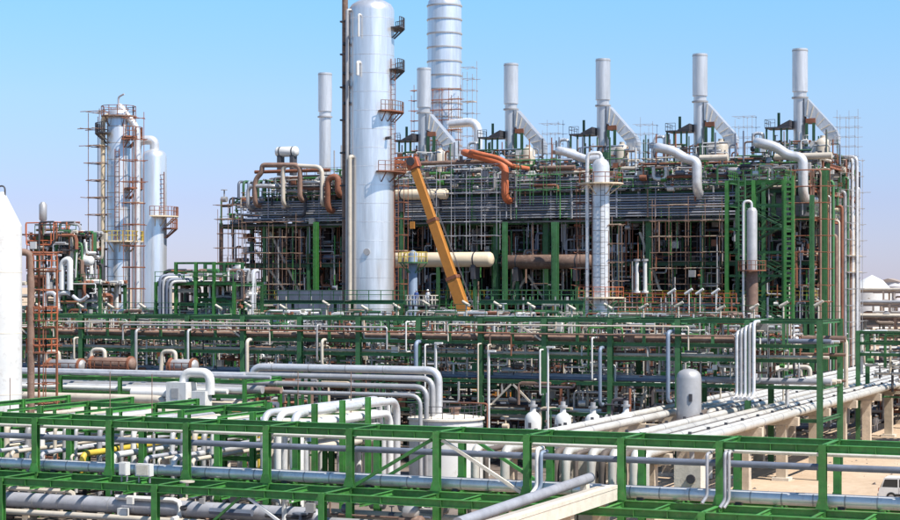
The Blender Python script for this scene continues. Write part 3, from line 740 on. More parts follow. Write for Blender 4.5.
for k in range(5):
    px = 737 + 4.2 * k; v = 150.2; p = at(px, 322 + 2.5 * (4 - k), v); 
    pipe([(p.x - 0.0, v + 3.5, p.z), (p.x, v, p.z), (p.x, v, 6.75), (p.x, v - 1.6, 6.75)], 0.15, 'dull_cladding' if k % 2 else 'bright_cladding', 'upright silvery pipe in the bundle of five by the pipeway, %s from the left' % ORD[k], 'bundle of upright pipes by the pipeway', 10, 0.6)
p = at(793, 337, 164); q2 = at(846, 339, 164)
pipe([(p.x, 164, p.z), (q2.x, 164, q2.z), (q2.x, 164, 7.0)], 0.2, 'cream_pipe', 'cream pipe bending down above the railed walkway, right end of middle rack', None, 10)
for k in range(4):
    p = at(762, 327 + 4 * k, 158.9)
    pipe([(p.x - 1.5, 158.9, p.z), (p.x + 2.4, 158.9, p.z), (p.x + 2.4, 162, p.z)], 0.14, 'bright_cladding', 'short silvery loop beside the upright bundle, %s from the top' % ORD[k], None, 8)
clutter(mr_, 'small_piping', (-128, -36, 152.4, 159.5, 7.7, 12.8), 1500, 0.03, 0.11, ['brown_pipe', 'cream_pipe', 'dull_cladding', 'rust_steel', 'dark_steel', 'white_paint', 'dull_green', 'green_paint', 'dull_cladding', 'dull_green', 'bright_cladding'], 3, 0.42, lmax=4)
clutter(mr_, 'small_equipment', (-128, -49, 150.8, 160, 0.2, 7.5), 1100, 0.04, 0.17, ['brown_pipe', 'cream_pipe', 'dull_cladding', 'rust_steel', 'dark_steel', 'white_paint', 'dark_green', 'casing', 'concrete'], 4, 0.45)
# pumps and coolers under the rack
for k in range(9):
    u = -121 + 8.1 * k
    t = thing('heat_exchanger', 'brownish horizontal heat exchanger under the long middle rack, %s from the left' % ORD[k], 'heat exchanger', (u, 156, 0))
    z = 2.2 + 0.5 * (k % 3)
    part('shell', MB(('brown_pipe', 'dull_cladding', 'rust_steel')[k % 3]).drum((u - 2.3, 156, z), (u + 2.0, 156, z), 0.62, 18, 0.5), t)
    part('channel_flange', MB('dark_steel').tube((u + 1.2, 156, z), (u + 1.45, 156, z), 0.75, 18), t)
    for s in (-1.5, 0.8): part('saddle', MB('concrete').box(u + s - 0.2, u + s + 0.2, 155.5, 156.5, 0, z - 0.55), t)

# gooseneck vents: a row of slanted white ends showing above the middle rack
for k in range(23):
    px = 40 + 35.5 * k
    if 175 < px < 190 or px > 830: continue
    v = 166.0; p = at(px + R.uniform(-6, 6), 307 + R.uniform(-3, 2), v)
    t = thing('gooseneck_vent', 'slanted white gooseneck vent above the long middle rack, %s from the left' % (ORD[k] if k < 20 else ['twenty-first', 'twenty-second', 'twenty-third'][k - 20]), 'vent pipe', (p.x, v, 0), 'white gooseneck vents in a row')
    s = 1 if px < 640 else -1
    part('riser', MB('cream_pipe').tube((p.x, v, 0), (p.x, v, p.z - 0.1), 0.09, 8), t)
    part('hood', MB('cream_pipe').tube((p.x - s * 0.42, v, p.z + 0.3), (p.x + s * 0.36, v, p.z - 0.16), 0.13, 10, 0.16), t)

# second, lower rack behind the middle one
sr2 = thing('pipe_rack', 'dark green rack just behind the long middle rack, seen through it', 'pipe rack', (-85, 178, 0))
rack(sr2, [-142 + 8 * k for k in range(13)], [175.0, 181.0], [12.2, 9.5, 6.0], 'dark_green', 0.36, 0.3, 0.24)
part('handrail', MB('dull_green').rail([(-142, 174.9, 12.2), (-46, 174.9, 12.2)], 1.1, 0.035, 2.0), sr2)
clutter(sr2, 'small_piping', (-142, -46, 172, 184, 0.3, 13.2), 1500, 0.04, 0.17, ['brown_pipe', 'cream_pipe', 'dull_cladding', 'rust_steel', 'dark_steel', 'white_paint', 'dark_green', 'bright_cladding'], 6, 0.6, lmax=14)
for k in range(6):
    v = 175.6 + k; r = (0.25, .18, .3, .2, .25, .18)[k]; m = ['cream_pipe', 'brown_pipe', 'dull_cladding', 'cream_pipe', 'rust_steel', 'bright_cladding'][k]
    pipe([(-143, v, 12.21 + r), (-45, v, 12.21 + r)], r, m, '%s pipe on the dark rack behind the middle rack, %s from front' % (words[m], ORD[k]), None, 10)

# ------------------------------------------------------------------ furnace block
FX0, FX1 = -137.0, -51.5; FV = [233.0, 242.0, 252.0, 262.0]
NB = 12; dxb = (FX1 - FX0) / NB; FUx = [FX0 + dxb * k for k in range(NB + 1)]
FZ = [8.0, 14.0, 19.0, 24.6, 28.2, 31.8]
ff = thing('furnace_structure', 'huge open steel structure enclosing the row of cracking furnaces', 'industrial structure', (-94, 248, 0))
for k, u in enumerate(FUx):
    thick = k in (3, 6, 7, 9)
    beam(ff, (u, FV[0], 0), (u, FV[0], 24.9 if k == 0 else 30.3), 0.75 if thick else 0.42, 0.75 if thick else 0.42, 'dull_green' if thick or k % 3 else 'brown_pipe', 'column')
    for v in FV[1:3]: beam(ff, (u, v, 0), (u, v, 24.9 if k == 0 else 31.82), 0.5, 0.5, 'dark_green', 'column')
    beam(ff, (u, FV[3], 0), (u, FV[3], 24.9 if k == 0 else 31.82), 0.5, 0.5, 'dark_steel', 'column')
mbr = MB('dark_steel')
for j, z in enumerate(FZ):
    for i, (a, b) in enumerate(zip(FUx, FUx[1:])):
        if i == 0 and z > 25: continue
        if z > 31: z_ = 30.25
        else: z_ = z
        beam(ff, (a + 0.38, FV[0], z_ - 0.26), (b - 0.38, FV[0], z_ - 0.26), 0.3, 0.5, ('dark_green', 'dull_green', 'dark_green', 'dull_green', 'dark_green', 'brown_pipe')[j])
        for v in FV[1:]: mbr.ib((a + 0.26, v, z - 0.26), (b - 0.26, v, z - 0.26), 0.3, 0.5)
    for u in FUx:
        for a, b in zip(FV, FV[1:]):
            if (u == FUx[0] and z > 25) or (z > 31 and a == FV[0]): continue
            if u == FUx[-1]: beam(ff, (u, a + 0.38, z - 0.26), (u, b - 0.38, z - 0.26), 0.3, 0.5, 'rust_steel', 'cross_beam')
            else: mbr.ib((u, a + 0.38, z - 0.26), (u, b - 0.38, z - 0.26), 0.3, 0.5)
part('rear_framing', mbr, ff, 'stuff')
dk = MB('grating').box(0.02, dxb - 0.02, -0.4, 29.4, 0.003, 0.10).mesh('deck')
dk3 = MB('grating').box(0.02, dxb - 0.02, 8.6, 29.4, 0.003, 0.10).mesh('deck')
dk2 = MB('grating').box(0.02, dxb - 0.02, -0.4, 7.0, 0.003, 0.10).mesh('deck')
for u in FUx[:-1]:
    if u > FX0 + 1: put('deck', dk3, ff, (u, FV[0], 31.82)); put('deck', dk2, ff, (u, FV[0], 28.21))
    put('deck', dk, ff, (u, FV[0], 24.61))
    put('deck', dk2, ff, (u, FV[0], 14.01)); put('deck', dk2, ff, (u, FV[0], 19.01))
for z, m in ((31.93, 'dark_steel'), (28.3, 'dull_green'), (24.7, 'dull_green'), (19.1, 'rust_steel'), (14.1, 'yellow_rail')):
    y_ = FV[0] - 0.35 if z < 31 else FV[0] + 8.7
    part('handrail', MB(m).rail([(FX1 + 0.2, FV[3], z), (FX1 + 0.2, y_, z), (FX0 + (0 if z < 25 else dxb), y_, z)], 1.15, 0.03, 1.8), ff)
for (px0, y0, px1, y1) in ((526, 250, 510, 295), (526, 250, 545, 262), (270, 232, 300, 292), (255, 250, 285, 290), (545, 300, 528, 275), (512, 300, 528, 275), (640, 232, 660, 290)):
    a = at(px0, y0, 233.6); b = at(px1, y1, 233.6)
    beam(ff, a, b, 0.3, 0.3, 'cream_pipe', 'brace', 'B')
# furnace casings
STU = [ux(p, 250.0) for p in (325, 424, 511, 603, 700, 800)]
for k, u in enumerate(STU):
    t = thing('furnace', 'dark furnace casing deep inside the structure, below the %s tall stack from the left' % ORD[k], 'furnace', (u, 250, 0), 'furnaces inside the steel structure')
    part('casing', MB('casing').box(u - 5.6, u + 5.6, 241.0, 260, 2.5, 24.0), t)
    mbx = MB('dark_steel')
    for j in range(9):
        x = u - 5.4 + j * 1.35; mbx.box(x - 0.08, x + 0.08, 240.75, 240.997, 2.5, 24)
    for z in (6.5, 11.0, 16.5, 21.5): mbx.box(u - 5.6, u + 5.6, 240.7, 240.99, z - 0.1, z + 0.1)
    part('stiffeners', mbx, t, 'stuff')
    part('convection_box', MB('dull_cladding').box(u - 3.2, u + 4.2, 245.5, 256.5, 24.75, 31.2), t)
    for s in (-4.5, 0, 4.5): part('leg', MB('dark_steel').ib((u + s, 241.5, 0), (u + s, 241.5, 2.497), 0.4, 0.4), t)
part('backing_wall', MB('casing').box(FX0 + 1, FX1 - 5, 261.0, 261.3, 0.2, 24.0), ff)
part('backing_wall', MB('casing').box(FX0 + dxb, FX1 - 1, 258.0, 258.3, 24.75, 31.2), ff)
# stacks with slanting ducts
for k, u in enumerate(STU):
    v = 250.0
    t = thing('furnace_stack', 'tall silvery furnace stack with slanting duct, %s from the left' % ORD[k] if k else 'tall silvery furnace stack left of the biggest column, first from the left', 'stack', (u, v, 31.92), 'furnace stacks')
    zt = 47.9; zs = 42.6
    part('shaft', MB('stack_metal').lathe(u, v, [(0.88, 31.94), (0.88, zs - 0.0)], 28), t)
    part('sheath', MB('stack_metal').lathe(u, v, [(0.9, zs - 0.55), (1.04, zs - 0.5), (1.04, zt), (0.96, zt), (0.96, zt - 1.2)], 28), t)
    part('top_ring', MB('dull_cladding').lathe(u, v, [(1.07, zt - 0.35), (1.07, zt - 0.2)], 28), t)
    part('collar', MB('dull_cladding').lathe(u, v, [(1.12, 41.2), (1.12, 41.4)], 28), t)
    if k:
        P = [(0.80, 41.1), (1.15, 41.1), (4.9, 36.9), (5.3, 36.0), (5.3, 34.8), (3.7, 34.8), (3.7, 35.9), (3.2, 36.5), (1.5, 38.4), (0.80, 38.7)]
        d_ = part('duct', MB('stack_metal').poly([(u + x, z) for x, z in P], v - 0.85, v + 0.85), t)
        for j in range(6):
            f = j / 5; xa_, za_ = 1.3 + (4.9 - 1.3) * f, 41.0 + (36.75 - 41.0) * f; xb_, zb_ = 1.1 + (3.4 - 1.1) * f, 38.7 + (36.2 - 38.7) * f
            part('stiffener', MB('pale_concrete').bar((u + xa_, v - 0.90, za_ - 0.12), (u + xb_, v - 0.90, zb_ + 0.1), 0.12), d_)
        part('damper_housing', MB('rust_steel').box(u + 1.0, u + 2.3, v - 1.0, v + 1.0, 37.75, 38.4), t)
        for s in (1.15, 2.1):
            part('support_post', MB('dark_green').ib((u + s, v - 1.1, 31.95), (u + s, v - 1.1, 37.74), 0.34, 0.34), t)
        h_ = part('fan_housing', MB('cream_pipe').lathe(u + 3.6, v - 2.4, [(1.0, 31.95), (1.0, 34.9), (0.8, 35.3), (0.35, 35.6), (0.35, 35.9)], 20), t)
        part('fan_box', MB('white_paint').box(u + 1.9, u + 2.9, v - 3.0, v - 1.8, 31.95, 35.2), t)
        # side platform on legs, left of the shaft
        part('platform', MB('dark_steel').box(u - 4.3, u - 0.95, v - 2.2, v + 1.2, 37.1, 37.3), t)
        part('platform_roof', MB('dark_steel').add([Vector((u - 2.7, v - 2.0, 37.35)), Vector((u - 0.95, v - 2.0, 37.35)), Vector((u - 0.95, v + 1.0, 37.35)), Vector((u - 2.7, v + 1.0, 37.35)), Vector((u - 0.95, v - 2.0, 38.2)), Vector((u - 0.95, v + 1.0, 38.2))], [(0, 3, 2, 1), (0, 1, 4), (3, 5, 2), (0, 4, 5, 3), (1, 2, 5, 4)]), t)
        for s in (-4.1, -3.1, -2.1, -1.3): part('platform_leg', MB('dark_green').ib((u + s, v - 2.0, 31.95), (u + s, v - 2.0, 37.09), 0.22, 0.22), t)
        part('handrail', MB('dark_steel').rail([(u - 4.3, v + 1.1, 37.3), (u - 4.3, v - 2.15, 37.3), (u - 2.9, v - 2.15, 37.3)], 1.0, 0.035, 1.2), t)
        part('vent_loop', MB('bright_cladding').path([(u - 6.2, v - 1, 31.95), (u - 6.2, v - 1, 36.6), (u - 4.8, v - 1, 36.6), (u - 4.8, v - 1, 31.95)], 0.22, 10, 0.6), t)
        part('thin_vent', MB('dark_green').tube((u - 3.0, v + 0.4, 37.3), (u - 3.0, v + 0.4, 39.4), 0.2, 8), t)
        part('handrail', MB('dark_steel').rail([(u + 5.6, v - 4, 31.95), (u + 5.6, v + 4, 31.95)], 1.1, 0.04, 1.2), t)
        clutter(t, 'small_piping', (u - 6.5, u + 6, v - 5, v - 2.6, 31.95, 35.2), 55, 0.05, 0.16, ['brown_pipe', 'dull_cladding', 'rust_steel', 'dark_steel', 'white_paint', 'dark_green', 'blue_vessel'], 40 + k, 0.35, lmax=4)
# grey pipe bank across the front
for k in range(9):
    z = 25.0 + 0.34 * k; v = 232.0 - 0.0 * k
    pipe([(FX0 + 3 + R.uniform(0, 2), v, z), (-59.5 - R.uniform(0, 4), v, z)], 0.11 + 0.03 * (k % 2), ('dull_cladding', 'grey_pipe', 'slate_pipe')[k % 3], 'grey pipe in the horizontal bank across the furnace front, %s from the bottom' % ORD[k], 'horizontal pipe bank on the furnace front', 8)
for k in range(7):
    z = 28.55 + 0.27 * k
    pipe([(FX0 + dxb + R.uniform(0, 3), 231.7, z), (-58.5 - R.uniform(0, 9), 231.7, z)], 0.07 + 0.03 * (k % 2), ('slate_pipe', 'dark_green', 'grey_pipe')[k % 3], 'dark slim pipe in the upper bank on the furnace front, %s from the bottom' % ORD[k], 'upper dark pipe bank on the furnace front', 8)
t = thing('cable_tray', 'long dark cable tray under the pipe bank on the furnace front', 'cable tray', (-98, 232.2, 24))
part('tray', MB('dark_steel').box(FX0 + 1, -60, 231.6, 232.4, 24.3, 24.5), t)
for u in FUx[:-1]: part('bracket', MB('dull_green').ib((u + 0.5, 232.25, 24.2), (u + 0.5, 232.25, 28.0), 0.2, 0.2), t)
# hairpin bundles between stacks, upper level
for k, u in enumerate(STU):
    for j in range(6):
        x = u - 5.8 + j * 0.8; m = ('slate_pipe', 'dark_green', 'blue_vessel')[j % 3]
        if not FX0 < x < FX1: continue
        pipe([(x, 234.2, 28.4), (x, 234.2, 30.9), (x + 0.1, 238.5, 30.9)], 0.20, m, '%s upright elbow pipe below the %s stack, %s in its bundle' % (words.get(m, 'dark green'), ORD[k], ORD[j]), 'upright elbow pipes under the furnace deck', 8, 0.7)
def verticals(parent, box, n, mats, seed, r0=.04, r1=.12):
    q = random.Random(seed); x0, x1, y0, y1, z0, z1 = box; mb = MB(mats[0])
    for i in range(n):
        mb.use(q.choice(mats)); x, y, r = q.uniform(x0, x1), q.uniform(y0, y1), q.uniform(r0, r1)
        a = q.choice((z0, q.uniform(z0, z1))); b = min(z1, a + q.uniform(3, 12))
        if b - a > 1: mb.tube((x, y, a), (x, y, b), r, 6)
    part('upright_piping', mb, parent, 'stuff')
vm = ['brown_pipe', 'rust_steel', 'dull_cladding', 'cream_pipe', 'dull_green', 'slate_pipe', 'dull_green', 'grey_pipe', 'green_paint', 'dull_cladding']
verticals(ff, (FX0, FX1, 231.6, 235.5, 0.2, 24.4), 760, vm, 301)
verticals(ff, (FX0 + dxb, FX1, 231.6, 236, 24.8, 30.8), 260, vm, 302, .05, .16)
verticals(ff, (FX0, FX1, 214, 229, 0.2, 14.5), 260, vm, 303, .04, .14)
verticals(ff, (FX0 + dxb, FX1, 243, 256, 31.95, 36.5), 110, ['dark_green', 'dark_steel', 'dull_cladding', 'slate_pipe', 'rust_steel'], 304, .05, .14)
fm = ['brown_pipe', 'cream_pipe', 'dull_cladding', 'dull_cladding', 'dark_steel', 'white_paint', 'dull_green', 'slate_pipe', 'green_paint', 'rust_steel', 'grey_pipe']
clutter(ff, 'small_piping', (FX0 + dxb, FX1, 231.2, 239, 28.4, 31.2), 950, 0.04, 0.22, fm, 51, 0.38, lmax=5)
clutter(ff, 'small_piping', (FX0, FX0 + 2.6 * dxb, 231.2, 240, 24.8, 28.5), 160, 0.05, 0.22, fm, 57, 0.4, lmax=5)
clutter(ff, 'small_piping', (FX0, FX1, 232.6, 240, 12.2, 24.4), 1100, 0.04, 0.16, ['brown_pipe', 'grey_pipe', 'dark_steel', 'slate_pipe', 'dull_green', 'dull_cladding', 'dull_cladding', 'rust_steel'], 52, 0.33, lmax=5)
clutter(ff, 'small_piping', (FX0, FX1, 226, 238, 0.5, 13.8), 900, 0.06, 0.25, fm, 53, 0.45, lmax=8)
clutter(ff, 'small_piping', (FX0 + dxb, FX1, 242, 258, 31.95, 33.3), 320, 0.05, 0.18, fm, 54, 0.5, lmax=6)
clutter(ff, 'small_piping', (FX1 - 1, FX1 + 0.2, 234, 262, 3, 33), 200, 0.06, 0.24, ['brown_pipe', 'cream_pipe', 'rust_steel', 'dark_steel', 'white_paint', 'dull_green', 'beige_drum'], 55, 0.02, lmax=2, drums=0)
for j in range(14):
    y_ = 235 + 1.9 * j; part('riser', MB(('brown_pipe', 'cream_pipe', 'rust_steel', 'dull_cladding', 'dull_green')[j % 5]).path([(FX1 - .3, y_, 30.5 - (j * 7 % 9)), (FX1 + .55, y_, 30.5 - (j * 7 % 9)), (FX1 + .55, y_, 0.1)], .16 + .05 * (j % 3), 10, .5), ff)
# big crossover pipes
def px_path(pts, v): return [at(a, b, v) for a, b in pts]
for k, (pts, v) in enumerate((([(756, 142), (775, 146), (789, 156), (803, 157), (803, 198)], 231.0), ([(656, 147), (674, 151), (686, 159), (697, 161), (697, 194)], 231.0), ([(557, 150), (572, 154), (588, 160), (601, 158), (601, 166)], 214.0))):
    P_ = px_path(pts, v)
    pipe([P_[0] + Vector((0, 6, 0))] + P_ + ([P_[-1] + Vector((0, 6, 0))] if k < 2 else []), 0.62 if k < 2 else 0.5, 'bright_cladding', ['fat silvery crossover pipe bending down below the rightmost stack', 'fat silvery crossover pipe bending down below the second stack from the right', 'silvery crossover pipe curving into the top of the slim ringed column'][k], None, 18, 1.6)
for k, (x0, x1, y, v, r, m, lab) in enumerate(((775, 832, 157, 234, .42, 'cream_pipe', 'cream header pipe right below the rightmost stack deck'), (700, 728, 158, 234, .4, 'cream_pipe', 'short cream header pipe below the second stack from the right'), (402, 530, 164, 231.5, .3, 'brown_pipe', 'brown header pipe behind the crane boom tip'), (540, 575, 168, 231.5, .28, 'brown_pipe', 'brown header pipe left of the slim ringed column'), (255, 330, 172, 231.5, .25, 'rust_steel', 'rusty header pipe along the upper left of the furnace structure'))):
    a = at(x0, y, v); b = at(x1, y, v); pipe([a, (b.x, v, a.z)], r, m, lab, None, 14)
P_ = px_path([(463, 152), (482, 157), (500, 163), (505, 168), (505, 200)], 230.2)
pipe([P_[0] + Vector((-1, 5, 0))] + P_ + [P_[-1] + Vector((0, 6, 0))], 0.5, 'orange_primer', 'orange-red primed pipe sloping and turning down at the furnace front', None, 14, 1.3)
P_ = px_path([(470, 151), (486, 155), (500, 158), (512, 166)], 229.2)
pipe([P_[0] + Vector((-1, 5, 0))] + P_ + [P_[-1] + Vector((0, 6, 0))], 0.3, 'orange_primer', 'thinner orange-red pipe just above the big orange one', None, 12, 1.0)
# beige drums
for k, (x0, x1, y, r, v, lab) in enumerate(((392, 490, 260, 0.98, 226, 'long beige horizontal drum behind the crane boom'), (394, 446, 195, 0.72, 230, 'shorter beige horizontal drum high behind the crane boom tip'), (278, 296, 152, 0.75, 240, 'white horizontal drum on top of the furnace structure, far left'), (505, 590, 262, 0.95, 231, 'dull brown horizontal duct right of the long beige drum'))):
    a = at(x0, y, v); b = at(x1, y, v); t = thing('horizontal_drum', lab, 'drum', ((a.x + b.x) / 2, v, a.z - r))
    part('shell', MB(('beige_drum', 'beige_drum', 'white_paint', 'brown_pipe')[k]).drum((a.x, v, a.z), (b.x, v, a.z), r, 24), t)
    for f in (0.15, 0.85):
        x = a.x + (b.x - a.x) * f
        part('saddle', MB('dark_steel').box(x - 0.3, x + 0.3, v - r * 0.8, v + r * 0.8, (31.95 if k == 2 else a.z - r - 1.6), a.z - r * 0.75), t)
        part('girth_band', MB('dark_steel').tube((x - 0.1, v, a.z), (x + 0.1, v, a.z), r + 0.02, 24), t)
    if k != 2:
        for f in (0.15, 0.85): 
            x = a.x + (b.x - a.x) * f
            part('support_leg', MB('dull_green').ib((x, v, 0.1), (x, v, a.z - r - 1.603), 0.4, 0.4), t)
# loops of upper left corner
for k, (pts, r, m, lab) in enumerate((
    ([(255, 205), (255, 180), (262, 172), (262, 165), (300, 165), (300, 200)], .35, 'brown_pipe', 'brown pipe loop on the upper left of the furnace structure, outermost'),
    ([(283, 205), (283, 165), (322, 167), (322, 205)], .3, 'cream_pipe', 'cream pipe loop on the upper left of the furnace structure, middle'),
    ([(328, 210), (328, 178), (338, 176), (338, 195)], .45, 'rust_steel', 'thick rusty pipe loop beside the biggest column'),
    ([(248, 208), (248, 186), (275, 186)], .28, 'dull_cladding', 'grey pipe elbow at the left corner of the furnace structure'))):
    P_ = px_path(pts, 230.5); pipe([P_[0] + Vector((0, 6, 0))] + P_ + [P_[-1] + Vector((0, 6, 0))], r, m, lab, None, 12, 1.0)
# four white pipes on the right-hand end
for k in range(4):
    v = 257.0; p = at(843 + 4.6 * k, 158 - 0.5 * k, v - k * 1.0)
    e = at(843 + 4.6 * k, 218 + 3 * k, v - k)
    pipe([(p.x - 4.0 - k, v - k, p.z), (p.x, v - k, p.z), (p.x, v - k, 2.0)], 0.24, 'bright_cladding', 'white upright pipe on the right end of the furnace structure, %s from the left' % ORD[k], 'white upright pipes on the right end', 10, 0.8)
# ------------------------------------------------------------------ green stair tower and slim columns at the right
t = thing('stair_tower', 'tall green steel stair tower in front of the furnaces, right of centre', 'stair tower', (ux(757, 226), 226, 0))
xa_, xb_ = ux(727, 224), ux(784, 224); za_ = zz(757, 180, 224)
for x in (xa_, (xa_ + xb_) / 2 - 0.2, xb_):
    for v in (224.0, 229.0):
        beam(t, (x, v, 0), (x, v, za_), 0.45, 0.45, 'green_paint' if v < 225 else 'dull_green', 'column')
nl = 10
for j in range(1, nl + 1):
    z = za_ * j / nl
    for v in (224.0, 229.0):
        for a, b in ((xa_, (xa_ + xb_) / 2 - 0.2), ((xa_ + xb_) / 2 - 0.2, xb_)):
            beam(t, (a + 0.23, v, z - 0.16), (b - 0.23, v, z - 0.16), 0.2, 0.28, 'green_paint' if j == nl else 'dull_green')
    for x in (xa_, xb_): beam(t, (x, 224.23, z - 0.16), (x, 228.77, z - 0.16), 0.2, 0.28, 'dull_green', 'cross_beam')
    if j % 1 == 0 and j < nl:
        z0 = z; z1 = za_ * (j + 1) / nl; s = j % 2; v_ = 225.2 if s else 227.2
        a = (xa_ + 0.6, v_, z0) if s else (xb_ - 0.6, v_, z0); b = (xb_ - 0.6, v_, z1) if s else (xa_ + 0.6, v_, z1)
        part('stair_flight', MB('dark_green').bar(a, b, 1.0, 0.22), t)
        part('stair_rail', MB('dull_green').bar(Vector(a) + Vector((0, -0.5, 1.0)), Vector(b) + Vector((0, -0.5, 1.0)), 0.07).bar(Vector(a) + Vector((0, -0.5, 0.5)), Vector(b) + Vector((0, -0.5, 0.5)), 0.06), t)
part('handrail', MB('green_paint').rail([(xa_, 229, za_), (xa_, 224, za_), (xb_, 224, za_), (xb_, 229, za_)], 1.2, 0.04, 1.0), t)
lx = ux(789, 223.4)
part('lattice_leg', MB('green_paint').ladder(lx, 223.4, 0, za_ + 0.4, 0.95, 'x', 0.3), t)
lx = ux(742, 223.6)
part('lattice_leg', MB('dull_green').ladder(lx, 223.6, za_ - 10, za_ + 0.4, 0.8, 'x', 0.16), t)
for k, (px, y0, v, w, m, lab) in enumerate(((812, 195, 226, .5, 'dull_green', 'free green steel post right of the stair tower'), (824, 168, 236, .9, 'dull_green', 'broad green corner post at the right of the furnace front'), (505, 222, 229, .55, 'dull_green', 'green post under the pipe bank, left of the pair'), (555, 222, 229, .8, 'dull_green', 'stout green post under the pipe bank, right of the pair'), (316, 222, 229, .6, 'green_paint', 'green post left of the biggest column'))):
    p = at(px, y0, v); t = thing('steel_post', lab, 'post', (p.x, v, 0))
    part('shaft', MB(m).ib((p.x, v, 0), (p.x, v, p.z), w, w), t)
    part('base_plate', MB('concrete').box(p.x - 0.7, p.x + 0.7, v - 0.7, v + 0.7, 0, 0.3), t)
    part('ladder', MB(m).ladder(p.x, v - w / 2 - 0.15, 0.3, p.z - 1, 0.4, 'x', 0.06), t)
# slim vessel within the tower front
v = 219.0; u = ux(752, v); k_ = mpp(752, v); zt = zz(752, 207, v); zm = zz(752, 270, v)
t = thing('slim_column', 'slim silvery column with brown foot in front of the green stair tower', 'column', (u, v, 0))
part('shell', MB('dull_cladding').lathe(u, v, [(0.62, zm), (0.62, zt - 0.5), (0.45, zt - 0.15), (0.1, zt)], 20), t)
part('skirt', MB('brown_pipe').lathe(u, v, [(0.72, 0), (0.72, zm - 0.5), (0.62, zm - 0.003)], 20), t)
part('overhead_pipe', MB('bright_cladding').path([(u, v - 0.2, zt - 0.2), (u, v - 0.2, zt + 0.7), (u - 0.9, v - 0.6, zt + 0.7), (u - 0.9, v - 0.6, 0)], 0.16, 10, 0.5), t)
part('platform', MB('rust_steel').annulus(u, v, zm, 0.73, 1.7, -math.pi, 0.4), t)
part('handrail', MB('rust_steel').ring_rail(u, v, zm, 1.65, -math.pi, 0.4), t)
# two short white upright pipes
for k, px in enumerate((637, 645)):
    p = at(px, 261, 222); b = zz(px, 292, 222)
    t = thing('vent_pipe', ['short white upright pipe right of the slim ringed column, left of two', 'short white upright pipe right of the slim ringed column, right of two'][k], 'pipe', (p.x, 222, 0))
    part('stand', MB('brown_pipe').tube((p.x, 222, 0), (p.x, 222, b), 0.14, 10), t)
    part('riser', MB('white_paint').tube((p.x, 222, b), (p.x, 222, p.z), 0.24, 12), t)
    part('cap', MB('dull_cladding').tube((p.x, 222, p.z), (p.x, 222, p.z + 0.25), 0.42, 12), t)
    part('flange', MB('white_paint').tube((p.x, 222, b - 0.1), (p.x, 222, b + 0.15), 0.45, 12), t)

# ------------------------------------------------------------------ columns
def ringplat(t, u, v, z, r0, r1, g0, g1, m='rust_steel', mr='rust_steel'):
    pf = part('platform', MB(m).annulus(u, v, z, r0 + 0.01, r1, g0, g1, 0.15, 16), t)
    part('handrail', MB(mr).ring_rail(u, v, z, r1 - 0.06, g0, g1, 1.15, 12, 0.07), pf)
    b = MB(m)
    for i in range(5):
        g = g0 + (g1 - g0) * (i + 0.5) / 5
        b.bar((u + (r0 + 0.02) * math.cos(g), v + (r0 + 0.02) * math.sin(g), z - 1.3), (u + (r1 - 0.1) * math.cos(g), v + (r1 - 0.1) * math.sin(g), z - 0.18), 0.1)
    part('brackets', b, pf)
# biggest column
v = 205.0; u = ux(371.5, v); r = 45.5 / 2 * mpp(371, v); z0 = zz(371, 12, v)
t = thing('distillation_column', 'biggest silvery column, broad and smooth, rising past the top left of centre', 'column', (u, v, 0))
zdome = [(r, z0), (r * 0.97, z0 + 0.45), (r * 0.86, z0 + 0.9), (r * 0.62, z0 + 1.3), (r * 0.3, z0 + 1.5), (0.05, z0 + 1.55)]
part('shell', MB('aluminium').lathe(u, v, [(r, 4.0)] + zdome, 64), t)
part('skirt', MB('concrete').lathe(u, v, [(r + 0.35, 0.1), (r + 0.05, 3.997)], 48), t)
z = 5.6
while z < z0:
    part('cladding_band', MB('aluminium').lathe(u, v, [(r + 0.012, z), (r + 0.02, z + 0.04), (r + 0.012, z + 0.08)], 64), t); z += 2.25
for py in (22, 62, 40): pass
vd = Vector((-u, -v, 0)).normalized(); ang0 = math.atan2(vd.y, vd.x)        # angle that faces the viewer
def ring(a): return ang0 + a                                                 # positive: to the viewer's right
ringplat(t, u, v, zz(371, 172, v), r, r + 1.5, ring(0.2), ring(2.6), 'rust_steel', 'rust_steel')
ringplat(t, u, v, zz(371, 112, v), r, r + 1.2, ring(0.3), ring(1.9), 'rust_steel', 'brown_pipe')
ringplat(t, u, v, zz(371, 70, v), r, r + 1.3, ring(0.9), ring(2.3), 'dark_steel', 'dark_steel')
ringplat(t, u, v, zz(371, 28, v), r, r + 1.3, ring(1.0), ring(2.3), 'dark_steel', 'dark_steel')
ga = ring(1.0); lx, ly = u + (r + 0.35) * math.cos(ga), v + (r + 0.35) * math.sin(ga)
part('ladder', MB('rust_steel').ladder(lx, ly, zz(371, 172, v), zz(371, 60, v), 0.55, 'x', 0.07), t)
ga = ring(1.3); lx, ly = u + (r + 0.35) * math.cos(ga), v + (r + 0.35) * math.sin(ga)
part('ladder', MB('rust_steel').ladder(lx, ly, 6, zz(371, 172, v), 0.55, 'x', 0.07), t)
for a_, y0, y1, rr, m in ((-0.95, 158, 330, 0.26, 'cream_pipe'), (-1.15, 12, 330, 0.2, 'dull_cladding'), (-0.55, 65, 78, 0.2, 'white_paint'), (-0.5, 18, 40, .12, 'white_paint')):
    g = ring(a_); x, y = u + (r + 0.45) * math.cos(g), v + (r + 0.45) * math.sin(g); zt = zz(365, y0, v)
    xi, yi = u + (r - 0.05) * math.cos(g), v + (r - 0.05) * math.sin(g)
    part('side_pipe', MB(m).path([(xi, yi, zt), (x, y, zt), (x, y, max(0.2, zz(365, y1, v)))], rr, 10, 0.4), t)
